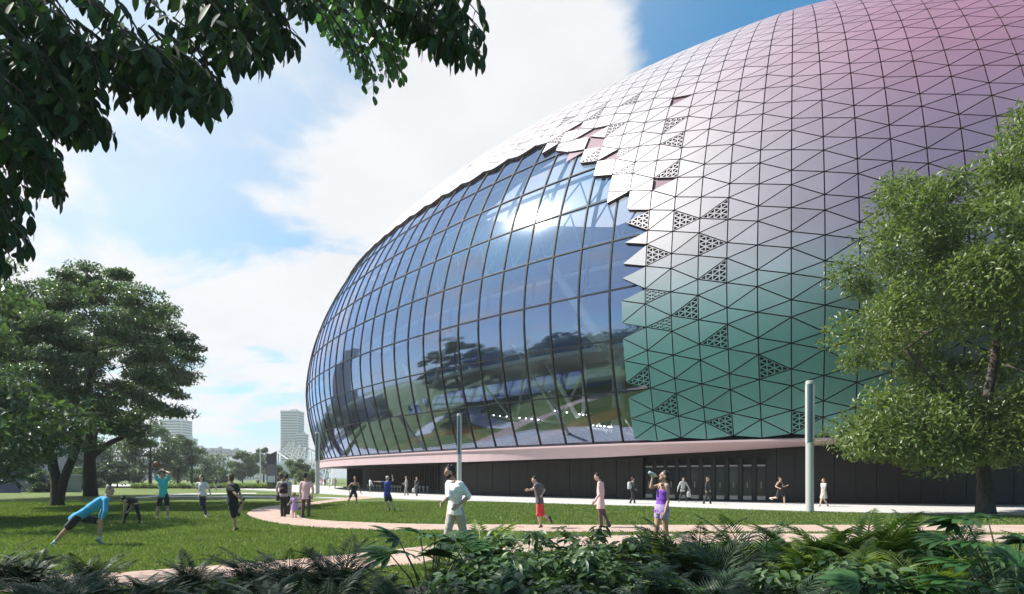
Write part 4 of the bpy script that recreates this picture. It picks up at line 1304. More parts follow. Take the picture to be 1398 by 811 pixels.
def person(label, Z, foot_y, J, face, top, bottom, hair='black', hairstyle='short', tone='light', shoes='w', k=1.0, sex='m', fine=True, group=None, head_tilt=(0, 0), beard=False, toes=None, lat=None, sock=None, grip=None, name='person'):
    """J: joints as (photo x, photo y, depth offset in metres; + = farther). Everything is turned into metres at distance Z."""
    def W3(q): return Wp(q[0], q[1], Z + (q[2] if len(q) > 2 else 0))
    g = {n: W3(q) for n, q in J.items()}
    base = Gp((J['anL'][0] + J['anR'][0]) / 2, HY + EYE * F / Z) if True else None
    t = wempty(name, Vector((g['anL'].x * .5 + g['anR'].x * .5, Z, 0))); tag(t, label, 'person', group)
    vox = (.0105 if fine else .02) * max(.6, min(1, k))
    f = Vector(face); f.normalize()
    sh = g['shR'] - g['shL']
    L_ = Vector(lat).normalized() if lat else sh.normalized()
    hipL, hipR = g['hipL'], g['hipR']; pel = (hipL + hipR) / 2; nk = g['neck']; shc = (g['shL'] + g['shR']) / 2
    spine = (shc - pel)
    fem = sex == 'f'
    sw_ = .40 if not fem else .355
    cw = .5 * sw_ * k
    def torso(b, e=0.0, hem=0.0, top_t=1.0):
        up = spine.normalized(); P = []; RR = []
        rows = [(-.16 - hem, .150 if not fem else .158, .105), (-.04, .160 if not fem else .168, .115), (.12, .150 if not fem else .150, .105), (.32, .132 if not fem else .115, .092), (.55, .150 if not fem else .132, .108), (.80, .168 if not fem else .145, .108), (.96, .150 if not fem else .128, .085), (1.05, .085, .065)]
        if hem: rows = [(-.16 - hem, .165, .125)] + rows[1:]
        for u, a, d in rows:
            if u > top_t: continue
            P.append(pel + spine * u); RR.append(((a + e) * k, (d + e) * k))
        b.tube(P, RR, 16, lat=L_)
    def limb(b, pts, rr, n=10):
        b.tube(pts, [r_ * k for r_ in rr], n)
        for p, r_ in ((pts[0], rr[0]), (pts[-1], rr[-1])):
            r_ = r_ * k * .99; b.ell(p, ((r_, 0, 0), (0, r_, 0), (0, 0, r_)), 8, 6)
    def arm_pts(s): return g['sh' + s], g['el' + s], g['wr' + s]
    def leg_pts(s): return g['hip' + s], g['kn' + s], g['an' + s]
    B = MB(); torso(B)
    # neck + head
    hd = g['head']; up = (hd - nk).normalized(); 
    hup = Vector((0, 0, 1)) * .65 + up * .35 + f * head_tilt[0] * -1 + L_ * head_tilt[1]; hup.normalize()
    hf = f - hup * f.dot(hup); hf.normalize(); hl = hup.cross(hf)
    kk = k if k > .8 else k * 1.25
    B.tube([shc.lerp(nk, .1), nk, hd - hup * .05 * kk], [.070 * k, .052 * k, .052 * k], 12)
    B.ell(hd + hup * .012 * kk - hf * .008 * kk, (hl * .073 * kk, hf * .092 * kk, hup * .108 * kk), 16, 12)
    B.ell(hd - hup * .055 * kk + hf * .030 * kk, (hl * .052 * kk, hf * .055 * kk, hup * .058 * kk), 12, 8)
    B.tube([hd + hup * .02 * kk + hf * .080 * kk, hd - hup * .018 * kk + hf * .104 * kk, hd - hup * .03 * kk + hf * .085 * kk], [.010 * kk, .014 * kk, .013 * kk], 6)
    for sgn in (1, -1):
        B.ell(hd + hl * .076 * kk * sgn - hup * .01 * kk - hf * .005 * kk, (hl * .012 * kk, hf * .020 * kk, hup * .032 * kk), 8, 6)
        B.ell(hd + hl * .030 * kk * sgn + hup * .030 * kk + hf * .075 * kk, (hl * .018 * kk, hf * .010 * kk, hup * .007 * kk), 8, 6)
    for s in 'LR':
        a, e_, w_ = arm_pts(s)
        B.tube([shc.lerp(a, .3), a.lerp(shc, .08), a.lerp(e_, .1)], [.055 * k, .058 * k, .050 * k], 10)
        limb(B, [a, a.lerp(e_, .35), a.lerp(e_, .8), e_], [.050, .049 if not fem else .042, .040 if not fem else .035, .038 if not fem else .033])
        limb(B, [e_, e_.lerp(w_, .25), e_.lerp(w_, .7), w_], [.037, .041 if not fem else .035, .030 if not fem else .027, .025 if not fem else .022])
        h_, kn, an = leg_pts(s)
        limb(B, [h_.lerp(pel, .15), h_.lerp(kn, .25), h_.lerp(kn, .7), kn], [.088, .086, .064, .056])
        limb(B, [kn, kn.lerp(an, .3), kn.lerp(an, .6), an.lerp(kn, .1), an], [.054, .060, .047, .034, .036])
        # hand: palm, four fingers of different length and a thumb
        d = (w_ - e_).normalized(); side = d.cross(Vector((0, 1, 0)) if abs(d.y) < .8 else Vector((1, 0, 0))).normalized(); nm = d.cross(side)
        if nm.dot(pel - w_) < 0: nm = -nm
        if fine:
            B.ell(w_ + d * .048 * k, (d * .052 * k, side * .040 * k, nm * .018 * k), 10, 8)
            for q, (off, ln) in enumerate(((-.030, .066), (-.010, .078), (.010, .072), (.029, .056))):
                cu = (.35 + .08 * q) if grip is None or s not in grip else 1.1
                p0 = w_ + d * .088 * k + side * off * k
                p1 = p0 + (d * math.cos(cu) + nm * math.sin(cu)) * ln * .5 * k; p2 = p1 + (d * math.cos(cu * 2) + nm * math.sin(cu * 2)) * ln * .5 * k
                B.tube([p0 - d * .02 * k, p0, p1, p2], [.0105 * k, .0105 * k, .0098 * k, .0085 * k], 6)
            p0 = w_ + d * .030 * k - side * .034 * k; p1 = p0 - side * .022 * k + d * .028 * k + nm * .012 * k; p2 = p1 + d * .028 * k + nm * .014 * k
            B.tube([p0 + side * .012 * k, p0, p1, p2], [.014 * k, .0135 * k, .012 * k, .010 * k], 6)
        else:
            B.ell(w_ + d * .07 * k, (d * .078 * k, side * .036 * k, nm * .022 * k), 8, 6)
        # bare foot under the shoe keeps the body continuous
        tw = W3(toes[s]) if toes and s in toes else None
        td = ((tw - an).normalized() if tw is not None else (f - Vector((0, 0, f.z))).normalized())
        B.tube([an, an + td * .10 * k - Vector((0, 0, .035 * k))], [.034 * k, .028 * k], 8)
    fuse(B, 'body', skin(tone), t, vox)
    # eyes, mouth
    if fine:
        for sgn in (1, -1):
            b = MB(); b.ell(hd + hl * .031 * kk * sgn + hup * .012 * kk + hf * .083 * kk, (hl * .013 * kk, hf * .008 * kk, hup * .007 * kk), 8, 6); b.build('eye', M['eye'], t, True)
        b = MB(); b.ell(hd - hup * .060 * kk + hf * .082 * kk, (hl * .024 * kk, hf * .008 * kk, hup * .007 * kk), 8, 6); b.build('mouth', M['lip'], t, True)
    # hair
    b = MB(); hm_ = HAIR[hair]
    if hairstyle == 'cap':
        b.ell(hd + hup * .045 * kk - hf * .012 * kk, (hl * .084 * kk, hf * .102 * kk, hup * .085 * kk), 14, 10)
        b.ell(hd + hup * .05 * kk + hf * .10 * kk, (hl * .06 * kk, hf * .06 * kk, hup * .010 * kk), 12, 6)
    else:
        b.ell(hd + hup * .052 * kk - hf * .026 * kk, (hl * .081 * kk, hf * .094 * kk, hup * .078 * kk), 14, 10)
        b.ell(hd + hup * .0 * kk - hf * .050 * kk, (hl * .078 * kk, hf * .062 * kk, hup * .092 * kk), 14, 10)
        g2 = random.Random(hash(label) % 999 if False else len(label))
        for q in range(9):
            a = g2.random() * 6.28; b.ell(hd + hup * (.10 + .02 * g2.random()) * kk + hl * .05 * kk * math.cos(a) + hf * (.045 * math.sin(a) - .03) * kk, (hl * .03 * kk, hf * .03 * kk, hup * .026 * kk), 8, 6)
    if hairstyle == 'bun': b.ell(hd + hup * .11 * kk - hf * .085 * kk, (hl * .042 * kk, hf * .045 * kk, hup * .042 * kk), 10, 8)
    if hairstyle == 'lowbun': b.ell(hd - hup * .03 * kk - hf * .125 * kk, (hl * .045 * kk, hf * .048 * kk, hup * .045 * kk), 10, 8)
    if hairstyle == 'long':
        b.tube([hd - hf * .06 * kk, hd - hup * .10 * kk - hf * .075 * kk, hd - hup * .24 * kk - hf * .09 * kk], [(.075 * kk, .05 * kk), (.065 * kk, .045 * kk), (.03 * kk, .02 * kk)], 10, lat=hl)
    if hairstyle == 'tail':
        b.tube([hd - hf * .10 * kk + hup * .03 * kk, hd - hf * .15 * kk - hup * .04 * kk, hd - hf * .13 * kk - hup * .17 * kk], [.025 * kk, .032 * kk, .012 * kk], 8)
    if hairstyle == 'pigtails':
        for sg in (1, -1): b.tube([hd + hl * .08 * kk * sg, hd + hl * .12 * kk * sg - hup * .03 * kk, hd + hl * .12 * kk * sg - hup * .12 * kk], [.02 * kk, .03 * kk, .012 * kk], 8)
    fuse(b, 'cap' if hairstyle == 'cap' else 'hair', hm_, t, vox * 1.1, 1)
    if beard:
        b = MB(); b.ell(hd - hup * .070 * kk + hf * .040 * kk, (hl * .057 * kk, hf * .056 * kk, hup * .050 * kk), 12, 8)
        b.ell(hd - hup * .05 * kk + hf * .01 * kk, (hl * .074 * kk, hf * .045 * kk, hup * .055 * kk), 12, 8); fuse(b, 'beard', hm_, t, vox, 1)
    # top
    colr, slv, hem = top
    if colr:
        b = MB(); e = .012 if slv in ('none', 'strap') else .018
        torso(b, e, hem, .82 if slv == 'strap' else 1.06)
        if slv == 'strap':
            for s in 'LR': b.tube([pel + spine * .8 + (g['sh' + s] - shc) * .45 + hf * .09 * k, g['sh' + s].lerp(shc, .45) + spine.normalized() * .055 * k, pel + spine * .8 + (g['sh' + s] - shc) * .45 - hf * .09 * k], .018 * k, 6)
        for s in 'LR':
            a, e_, w_ = arm_pts(s)
            if slv in ('none', 'strap'): continue
            b.tube([shc.lerp(a, .3), a.lerp(shc, .08), a.lerp(e_, .1)], [.068 * k, .072 * k, .064 * k], 10)
            if slv == 'short': limb(b, [a, a.lerp(e_, .3), a.lerp(e_, .55)], [.062, .062, .064])
            elif slv == 'elbow': limb(b, [a, a.lerp(e_, .5), e_, e_.lerp(w_, .12)], [.062, .060, .056, .054])
            else: limb(b, [a, a.lerp(e_, .5), e_, e_.lerp(w_, .5), e_.lerp(w_, .93)], [.062, .058, .052, .046, .038])
        fuse(b, 'shirt', cloth(colr), t, vox * 1.2, 2)
    # bottom
    bc, kind = bottom
    b = MB(); 
    if kind != 'dress':
        up = spine.normalized()
        b.tube([pel - up * .10 * k, pel, pel + spine * .16, pel + spine * .22], [(.150 * k, .115 * k), (.174 * k, .130 * k), (.164 * k, .118 * k), (.156 * k, .112 * k)], 14, lat=L_)
        for s in 'LR':
            h_, kn, an = leg_pts(s); h2 = h_.lerp(pel, .12)
            if kind == 'trousers': limb(b, [h2, h_.lerp(kn, .4), kn, kn.lerp(an, .4), kn.lerp(an, .97)], [.102, .092, .074, .070, .062])
            elif kind == 'tights': limb(b, [h2, h_.lerp(kn, .4), kn, kn.lerp(an, .35), kn.lerp(an, .97)], [.094, .084, .062, .064, .042])
            elif kind == 'shorts': limb(b, [h2, h_.lerp(kn, .4), h_.lerp(kn, .78)], [.104, .102, .096])
            elif kind == 'long_shorts': limb(b, [h2, h_.lerp(kn, .5), h_.lerp(kn, 1.0), kn.lerp(an, .05)], [.104, .100, .086, .082])
            elif kind == 'hot': limb(b, [h2, h_.lerp(kn, .25), h_.lerp(kn, .36)], [.098, .098, .097])
        fuse(b, {'trousers': 'trousers', 'tights': 'leggings'}.get(kind, 'shorts'), cloth(bc), t, vox * 1.2, 2)
    else:
        b.tube([pel + spine * .25, pel, pel - Vector((0, 0, .2 * k)), pel - Vector((0, 0, .36 * k))], [(.14 * k, .10 * k), (.175 * k, .13 * k), (.21 * k, .17 * k), (.24 * k, .20 * k)], 16, lat=L_)
        fuse(b, 'skirt', cloth(bc), t, vox * 1.2, 2)
    # shoes
    for s in 'LR':
        an = g['an' + s]; kn = g['kn' + s]
        tw = W3(toes[s]) if toes and s in toes else None
        if tw is not None: td = (tw - an)
        else: td = Vector((f.x, f.y, 0)).normalized() * .16 - Vector((0, 0, .07))
        td.normalize(); sh_dn = (an - kn).normalized(); dn = (sh_dn - td * sh_dn.dot(td)); dn.normalize(); sd = td.cross(dn)
        heel = an + dn * .045 * k - td * .045 * k
        b = MB()
        b.tube([heel - td * .02 * k, heel, heel + td * .10 * k, heel + td * .18 * k, heel + td * .235 * k], [(.022 * k, .022 * k), (.036 * k, .036 * k), (.042 * k, .034 * k), (.046 * k, .026 * k), (.028 * k, .016 * k)], 10, lat=sd)
        b.tube([an - dn * .015 * k, an + dn * .04 * k], [.040 * k, .042 * k], 10)
        fuse(b, 'shoe', SHOE[shoes], t, vox, 1)
        if sock:
            b = MB(); b.tube([an.lerp(kn, .02), an.lerp(kn, .16)], [.042 * k, .040 * k], 10); b.build('sock', M['shoe_w'], t, True)
    return t, g


W_, BK = (.86, .85, .83), (.018, .017, .020)
# man stretching in a deep lunge
person("man in a bright blue long-sleeved top stretching in a deep lunge on the left lawn", 15.2, 745,
       dict(head=(150.5, 670.5), neck=(146.3, 677.5), shL=(144.5, 682, -.20), shR=(142.5, 680.5, .20), elL=(144, 698, -.28), wrL=(139.5, 708.5, -.22), elR=(141, 695, .25), wrR=(136, 706, .18),
            hipL=(106, 706.5, .1), hipR=(106, 706.5, -.1), knL=(137.5, 712, .06), anL=(135.5, 736.5, .06), knR=(91, 722.5, -.1), anR=(73.5, 741.5, -.15)), (1, -.1, -.15),
       ((.03, .33, .62), 'long', .0), (BK, 'shorts'), 'grey', 'short', 'tan', 'g', 1.0, lat=(0, -1, 0), toes=dict(L=(144, 741, .06), R=(79, 745, -.2)), sock=1)
person('woman in dark sportswear bending down to touch her foot between two men stretching', 21.8, 716,
       dict(head=(168.5, 682.5, -.15), neck=(172, 681, -.08), shL=(171, 684, -.2), shR=(175, 682, .12), elL=(169.5, 698, -.2), wrL=(168, 709, -.15), elR=(180, 691, .0), wrR=(175.5, 697, -.1),
            hipL=(182, 683, .12), hipR=(184.5, 684.5, -.05), knL=(174, 698, .1), anL=(168, 712, .05), knR=(188, 699, -.05), anR=(191.5, 712, -.1)), (-.8, -.3, -.6),
       ((.03, .025, .03), 'none', 0), (BK, 'tights'), 'black', 'bun', 'tan', 'b', .95, 'f', lat=(.15, -1, .1), toes=dict(L=(164, 715.5, 0), R=(196.5, 715, -.1)))
person('man in a turquoise top and black shorts stretching with both arms folded over his head', 24.3, 710,
       dict(head=(222.3, 648), neck=(222.2, 653), shL=(229, 655.5), shR=(215.3, 655.5), elL=(231.5, 645.8, -.05), wrL=(223.5, 642.6, .1), elR=(211.3, 646.2, -.05), wrR=(219, 642.2, .1),
            hipL=(226.8, 676), hipR=(219.8, 676), knL=(228.8, 692, -.02), anL=(229.5, 706.3), knR=(215.8, 692), anR=(214.4, 707)), (.12, -1, .35),
       ((.05, .50, .48), 'short', 0), (BK, 'shorts'), 'black', 'short', 'tan', 'w', 1.0, toes=dict(L=(234.5, 709.3, -.1), R=(213.8, 710, -.16)), sock=1)
person("woman in a white T-shirt and navy leggings left of the boy in black", 25.6, 707,
       dict(head=(274.6, 652.3), neck=(275.2, 657), shL=(281.5, 660.3), shR=(269.3, 660.3), elL=(285.8, 669.3, .05), wrL=(288, 677, -.1), elR=(267.8, 668, 0), wrR=(271.5, 674, -.12),
            hipL=(279.3, 675.3), hipR=(273.8, 675.3), knL=(278.5, 690), anL=(280.8, 702.8), knR=(275.2, 690.5, -.05), anR=(281.8, 699.5, .3)), (-.25, -1, .05),
       ((.66, .65, .66), 'short', 0), ((.022, .022, .055), 'tights'), 'black', 'tail', 'light', 'w', .97, 'f', toes=dict(L=(284, 706.5, -.1), R=(286, 704, .3)))
person("boy in black sportswear standing on one leg, holding his foot behind him", 19.0, 725,
       dict(head=(315.2, 653.2), neck=(316.3, 659.3), shL=(311.5, 664, -.08), shR=(322.2, 662.3, .1), elL=(322.5, 675.5, -.22), wrL=(330.3, 683.3, -.1), elR=(328.2, 675, .1), wrR=(331.5, 682.5, .05),
            hipL=(314.5, 684, -.06), hipR=(320.5, 683.5, .06), knL=(318.8, 704.2), anL=(321.7, 721), knR=(324.8, 702.5), anR=(331.5, 687)), (-.75, .45, .05),
       ((.016, .016, .018), 'short', .05), (BK, 'long_shorts'), 'brown', 'short', 'tan', 'b', .98, toes=dict(L=(316, 724.5, -.02), R=(334.5, 683)), lat=(.8, .55, 0))
person('woman with a dark red backpack, grey sleeves and black trousers walking away on the path', 26.2, 705.5,
       dict(head=(385.2, 651), neck=(385.7, 656), shL=(380.8, 659.6), shR=(391, 659.4), elL=(377.6, 667.3), wrL=(379.6, 673.2), elR=(393.6, 667), wrR=(392.5, 673.8),
            hipL=(385, 675.5), hipR=(389.2, 675.5), knL=(384.9, 690), anL=(384.9, 703.3, .05), knR=(388.6, 690), anR=(388.4, 703.8, -.1)), (.1, 1, 0),
       ((.42, .42, .44), 'long', 0), (BK, 'trousers'), 'brown', 'bun', 'light', 'b', .97, 'f')
person('dark-haired person in a grey shirt walking close beside the woman with the backpack', 27.6, 703,
       dict(head=(391.6, 651.2), neck=(391.7, 656), shL=(387.3, 659.3), shR=(396, 659.3), elL=(386.5, 667), wrL=(386.5, 674), elR=(397.3, 667), wrR=(397, 674.2),
            hipL=(389.8, 674.5), hipR=(393.6, 674.5), knL=(390, 688.6), anL=(390.3, 700.5), knR=(393.8, 688.6), anR=(394, 701)), (.1, 1, 0),
       ((.36, .37, .40), 'short', 0), (BK, 'trousers'), 'black', 'short', 'light', 'b', .98)
person("small girl in a lilac dress holding a man's hand on the path", 25.3, 707.4,
       dict(head=(402, 675.6), neck=(402, 679.3), shL=(399, 681), shR=(405, 681), elL=(396.3, 684.5), wrL=(394.3, 687.5), elR=(407.5, 683.5), wrR=(409.3, 681),
            hipL=(400.6, 689.4), hipR=(403.5, 689.4), knL=(400, 697.5), anL=(399.8, 705.4), knR=(403.6, 697.5), anR=(404, 705.2)), (.05, 1, 0),
       ((.42, .26, .55), 'short', 0), ((.42, .26, .55), 'dress'), 'fair', 'pigtails', 'light', 'w', .62, 'f')
person("man in a pale pink shirt seen from behind, holding the girl by the hand", 25.5, 707,
       dict(head=(416.9, 650), neck=(417.2, 655.5), shL=(411.3, 659.3), shR=(424.7, 659.3), elL=(409.9, 669), wrL=(410, 678.5), elR=(427.6, 668.8), wrR=(426.3, 677.5, .1),
            hipL=(414.6, 677.6), hipR=(421.2, 677.6), knL=(413.9, 691.6), anL=(412.9, 704.2), knR=(421.6, 691.6), anR=(421.5, 704.6)), (-.05, 1, 0),
       ((.66, .43, .44), 'long', .06), ((.10, .06, .05), 'trousers'), 'black', 'short', 'tan', 'b', 1.0)
person('man in a black vest and shorts crouching ready with arms loose near the plaza edge', 36.9, 690,
       dict(head=(484.6, 653.2), neck=(484.8, 657), shL=(489.3, 659.8), shR=(480, 660.2), elL=(490.3, 666.5), wrL=(492.6, 672.6, -.1), elR=(475.2, 665.8), wrR=(476.8, 671.6, -.1),
            hipL=(484.6, 671.8, .1), hipR=(480.8, 671.8, .1), knL=(486.6, 680, -.12), anL=(487.6, 688.2), knR=(477, 680.4, -.12), anR=(473.8, 688.2)), (.15, -1, 0),
       (BK, 'strap', 0), (BK, 'shorts'), 'brown', 'cap' if False else 'short', 'tan', 'w', .97, fine=False, toes=dict(L=(488.5, 690, -.1), R=(472.5, 690, -.1)))
person("man in a blue shirt and pale cap twisting with one arm flung out", 30.0, 698,
       dict(head=(529, 653.2), neck=(529, 656.6), shL=(525, 658.6), shR=(533, 658.4), elL=(518.6, 658), wrL=(513.2, 657.7), elR=(537, 656), wrR=(536, 651.6),
            hipL=(526.4, 675), hipR=(530.8, 675), knL=(527.6, 685.2, -.1), anL=(531.2, 694.6), knR=(534.4, 685), anR=(538.8, 694)), (.2, 1, 0),
       ((.028, .05, .26), 'short', .04), (BK, 'shorts'), 'cap', 'cap', 'light', 'b', .98, fine=False, toes=dict(L=(528, 698.4), R=(541.5, 696.4)))
# bearded man in white, nearest of all
person('bearded man in a white shirt and pale trousers walking left behind the foreground bushes', 11.9, 770,
       dict(head=(613.8, 645, 0), neck=(618.6, 655.5, 0), shL=(612.5, 660.5, -.05), shR=(628.5, 661.5, -.12), elL=(612.0, 679, -.28), wrL=(604.5, 686, -.45), elR=(640.5, 677.5, -.05), wrR=(625.5, 689.5, -.26),
            hipL=(617.5, 694, .06), hipR=(626, 694, -.06), knL=(612.5, 721, -.06), anL=(607, 752, -.05), knR=(632, 722, .05), anR=(639, 751, .12)), (-.95, -.38, 0),
       (W_, 'elbow', .06), ((.50, .43, .36), 'trousers'), 'black', 'short', 'tan', 'b', 1.06, lat=(.5, -.8, 0), beard=True)
person('runner in a grey T-shirt, red shorts and dark cap jogging left along the path', 20.4, 720.5,
       dict(head=(729.6, 655.6), neck=(733, 660), shL=(731, 662.5, -.12), shR=(737.5, 662.3, .12), elL=(728.2, 667.8, -.3), wrL=(722.6, 668.8, -.34), elR=(743.3, 669, .1), wrR=(740.2, 674.6, -.05),
            hipL=(736, 684.5, -.06), hipR=(737.5, 684.5, .06), knL=(735.5, 702.4, -.05), anL=(737.8, 717.2), knR=(740.5, 702.4, .05), anR=(749.2, 707.3)), (-.9, -.42, -.25),
       ((.11, .085, .10), 'short', 0), ((.62, .045, .05), 'long_shorts'), 'black', 'short', 'light', 'b', .98, lat=(.45, .85, 0), toes=dict(L=(731.5, 720.3), R=(751, 712.5)))
person("man in a pink shirt looking down, between the red-shorted runner and the drinking woman", 20.6, 720,
       dict(head=(815, 651.4), neck=(818, 656.2), shL=(817.8, 660, -.17), shR=(821.8, 660.3, .17), elL=(818.8, 674.6, -.24), wrL=(812, 684.2, -.22), elR=(821.5, 674, .2), wrR=(813.5, 683.2, .08),
            hipL=(820, 688.6, -.08), hipR=(820.6, 688.6, .08), knL=(819.4, 703.8, -.05), anL=(821, 717.2), knR=(825.2, 703.4, .1), anR=(831, 716.5)), (-.9, -.25, -.35),
       ((.70, .46, .46), 'long', .05), ((.10, .065, .055), 'trousers'), 'black', 'short', 'light', 'b', 1.0, lat=(.2, .95, 0))
_, gW = person("woman in a purple top and lilac shorts drinking from a bottle", 13.0, 760,
       dict(head=(906.3, 650.5), neck=(907.0, 657.2), shL=(910.6, 663.2, -.12), shR=(901.8, 662.6, .1), elL=(912, 684, -.12), wrL=(907.8, 699.5, -.2), elR=(888.6, 665.8, .0), wrR=(890.6, 653.0, .0),
            hipL=(906.5, 695.5, -.08), hipR=(900, 695.5, .08), knL=(909, 722, -.05), anL=(911, 751), knR=(896, 722, 0), anR=(893, 751)), (-.93, -.15, .45),
       ((.20, .06, .48), 'strap', 0), ((.42, .30, .58), 'hot'), 'black', 'lowbun', 'tan', 'w', .99, 'f', lat=(.62, -.75, 0), head_tilt=(.35, 0), grip='R')
bt = wempty('water_bottle', Wp(891, 647, 12.95)); tag(bt, 'clear plastic water bottle tipped to the mouth of the woman in purple', 'bottle')
M['bottle'] = mat('bottle_plastic', (.55, .62, .66), .1, spec=.9)
p0, p1 = Wp(899.0, 651.4, 12.95), Wp(885.4, 644.6, 12.95); d_ = (p1 - p0)
b = MB(); b.tube([p0 + d_ * .22, p0 + d_ * .34, p0 + d_ * .95, p1], [.014, .033, .034, .028], 12); b.build('bottle_body', M['bottle'], bt, True)
b = MB(); b.tube([p0 + d_ * .12, p0 + d_ * .22], .015, 10); b.build('neck_ring', M['shoe_w'], bt)
b = MB(); b.tube([p0 + d_ * .48, p0 + d_ * .78], .0355, 12); b.build('paper_band', M['poster'], bt)


def walker(label, x, yf, hgt, face, top, bottom, hair='black', hs='short', tone='light', shoes='b', sex='m', stride=.25, bend=0.0, arms=(0.2, -0.2), elb=(.2, .2), group=None, run=False, lean=0.0, spread=0.0):
    """a passer-by at photo column x with the feet on row yf, built upright in metres"""
    Z = EYE * F / (yf - HY); k = hgt / 1.75; f = Vector(face).normalized(); f.z = 0; f.normalize(); l = Vector((0, 0, 1)).cross(f)
    o = Gp(x, yf)
    def P(a, s, z): return o + f * a * k + l * s * k + Vector((0, 0, z * k))
    def px(p):
        return (CX + F * p.x / p.y, HY - F * (p.z - EYE) / p.y, p.y - Z) 
    J = {}
    pts = {}
    pts['head'] = P(.03 + lean * .5, 0, 1.62); pts['neck'] = P(lean * .45, 0, 1.48)
    hipz = .92 if not run else .90
    for s, sg, ph in (('L', 1, 1), ('R', -1, -1)):
        pts['sh' + s] = P(lean * .4, sg * .19, 1.42)
        a = arms[0] if s == 'L' else arms[1]; e = elb[0] if s == 'L' else elb[1]
        el = Vector((lean * .4 + math.sin(a) * .29, sg * (.22 + spread), 1.42 - math.cos(a) * .28)); pts['el' + s] = P(*el)
        pts['wr' + s] = P(el.x + math.sin(a + e) * .25, sg * (.21 + spread * 1.6), el.z - math.cos(a + e) * .25)
        pts['hip' + s] = P(0, sg * .09, hipz)
        th = stride * ph
        kn = Vector((math.sin(th + .12) * .43, sg * .09, hipz - math.cos(th + .12) * .43)); pts['kn' + s] = P(*kn)
        bk_ = (-.18 if ph > 0 else -.35) if not run else (-.5 if ph > 0 else -1.2)
        an_a = th + .12 + bk_
        an = Vector((kn.x + math.sin(an_a) * .42, sg * .09, kn.z - math.cos(an_a) * .42)); pts['an' + s] = P(*an)
    low = min(pts['anL'].z, pts['anR'].z); sh_ = Vector((0, 0, .075 * k - low))
    for n, p in pts.items():
        p = p + sh_
        # Wp inverse at the point's own depth
        J[n] = (CX + F * p.x / p.y, HY - F * (p.z - EYE) / p.y, p.y - Z)
    return person(label, Z, yf, J, tuple(f), top, bottom, hair, hs, tone, shoes, k, sex, fine=False, group=group, lat=tuple(-l))


Wh = (.66, .66, .66)
_, g1 = walker("pedestrian in black with a pale backpack left of the glass doors", 863.5, 687.6, 1.7, (.8, .3, 0), (BK, 'long', 0), (BK, 'trousers'), 'brown', 'short', stride=.22, elb=(.9, .9))
walker("pedestrian in a light jacket, arms apart, in front of the glass doors", 932.5, 686, 1.72, (.45, -1, 0), ((.50, .50, .49), 'long', .08), (BK, 'tights'), 'brown', 'long', sex='f', stride=.35, arms=(.3, -.2), spread=.12)
walker('pedestrian in a dark suit walking right in front of the glass doors', 965.5, 688.3, 1.7, (.9, -.35, 0), (BK, 'long', .05), (BK, 'trousers'), 'fair', 'short', stride=.2)
walker('jogger in black vest and shorts running left of the thick lamp post', 1064.5, 689.6, 1.72, (.55, -.8, 0), (BK, 'none', 0), (BK, 'shorts'), 'brown', 'short', shoes='w', stride=.45, arms=(.3, -.5), elb=(1.6, 1.7), run=True)
walker('woman in a pale grey dress walking left just right of the thick lamp post', 1124.5, 691.8, 1.66, (-.95, -.2, 0), ((.40, .40, .39), 'short', 0), ((.40, .40, .39), 'dress'), 'fair', 'bun', sex='f', shoes='w', stride=.38, arms=(.35, -.1))
walker("person in a white jacket near the finned wall, left of the man in blue", 505.5, 672, 1.62, (-.6, -.6, 0), (Wh, 'long', .1), ((.12, .15, .15), 'trousers'), 'black', 'short', stride=.15, arms=(-.2, -.4), spread=.1)
walker("man in a grey jacket with both hands raised, right of the man in blue", 554.8, 676.6, 1.78, (-.9, -.3, 0), ((.30, .29, .28), 'long', .08), ((.30, .28, .26), 'trousers'), 'grey', 'short', stride=.15, elb=(1.3, 1.3))
_, g2_ = walker('person in black carrying a white shopping bag beside the finned wall', 569, 677.6, 1.72, (-.4, -.9, 0), (BK, 'long', .05), (BK, 'trousers'), 'brown', 'short', stride=.1, elb=(.8, .5))
walker('woman in pink far off just right of the stadium end lamp post', 438.7, 664.3, 1.6, (0, -1, 0), ((.65, .30, .45), 'short', 0), ((.65, .40, .50), 'dress'), 'brown', 'long', sex='f')
walker('distant person in dark clothes beside the woman in pink at the stadium end', 443.5, 664, 1.6, (0, 1, 0), ((.05, .04, .07), 'long', 0), (BK, 'trousers'), 'black', 'short')
walker('distant woman in white and pink at the start of the dark wall', 457.5, 666.8, 1.62, (-.2, -1, 0), ((.66, .50, .52), 'long', 0), ((.65, .52, .50), 'trousers'), 'brown', 'long', sex='f', spread=.08)
walker("distant person in pale shorts between the woman in white and the boy in black", 294.8, 669.6, 1.7, (.2, -1, 0), ((.07, .08, .13), 'short', 0), ((.45, .45, .48), 'shorts'), 'black', 'short', stride=.2, spread=.06)
walker('distant person in a dark top and red-brown trousers left of the totem', 352.2, 667, 1.5, (.2, -1, 0), ((.05, .04, .06), 'short', 0), ((.30, .12, .12), 'shorts'), 'black', 'short')
walker("distant person in white with their back turned, left of the woman in white and pink", 449.5, 665, 1.7, (.3, 1, 0), (Wh, 'short', 0), ((.5, .5, .5), 'trousers'), 'fair', 'short')


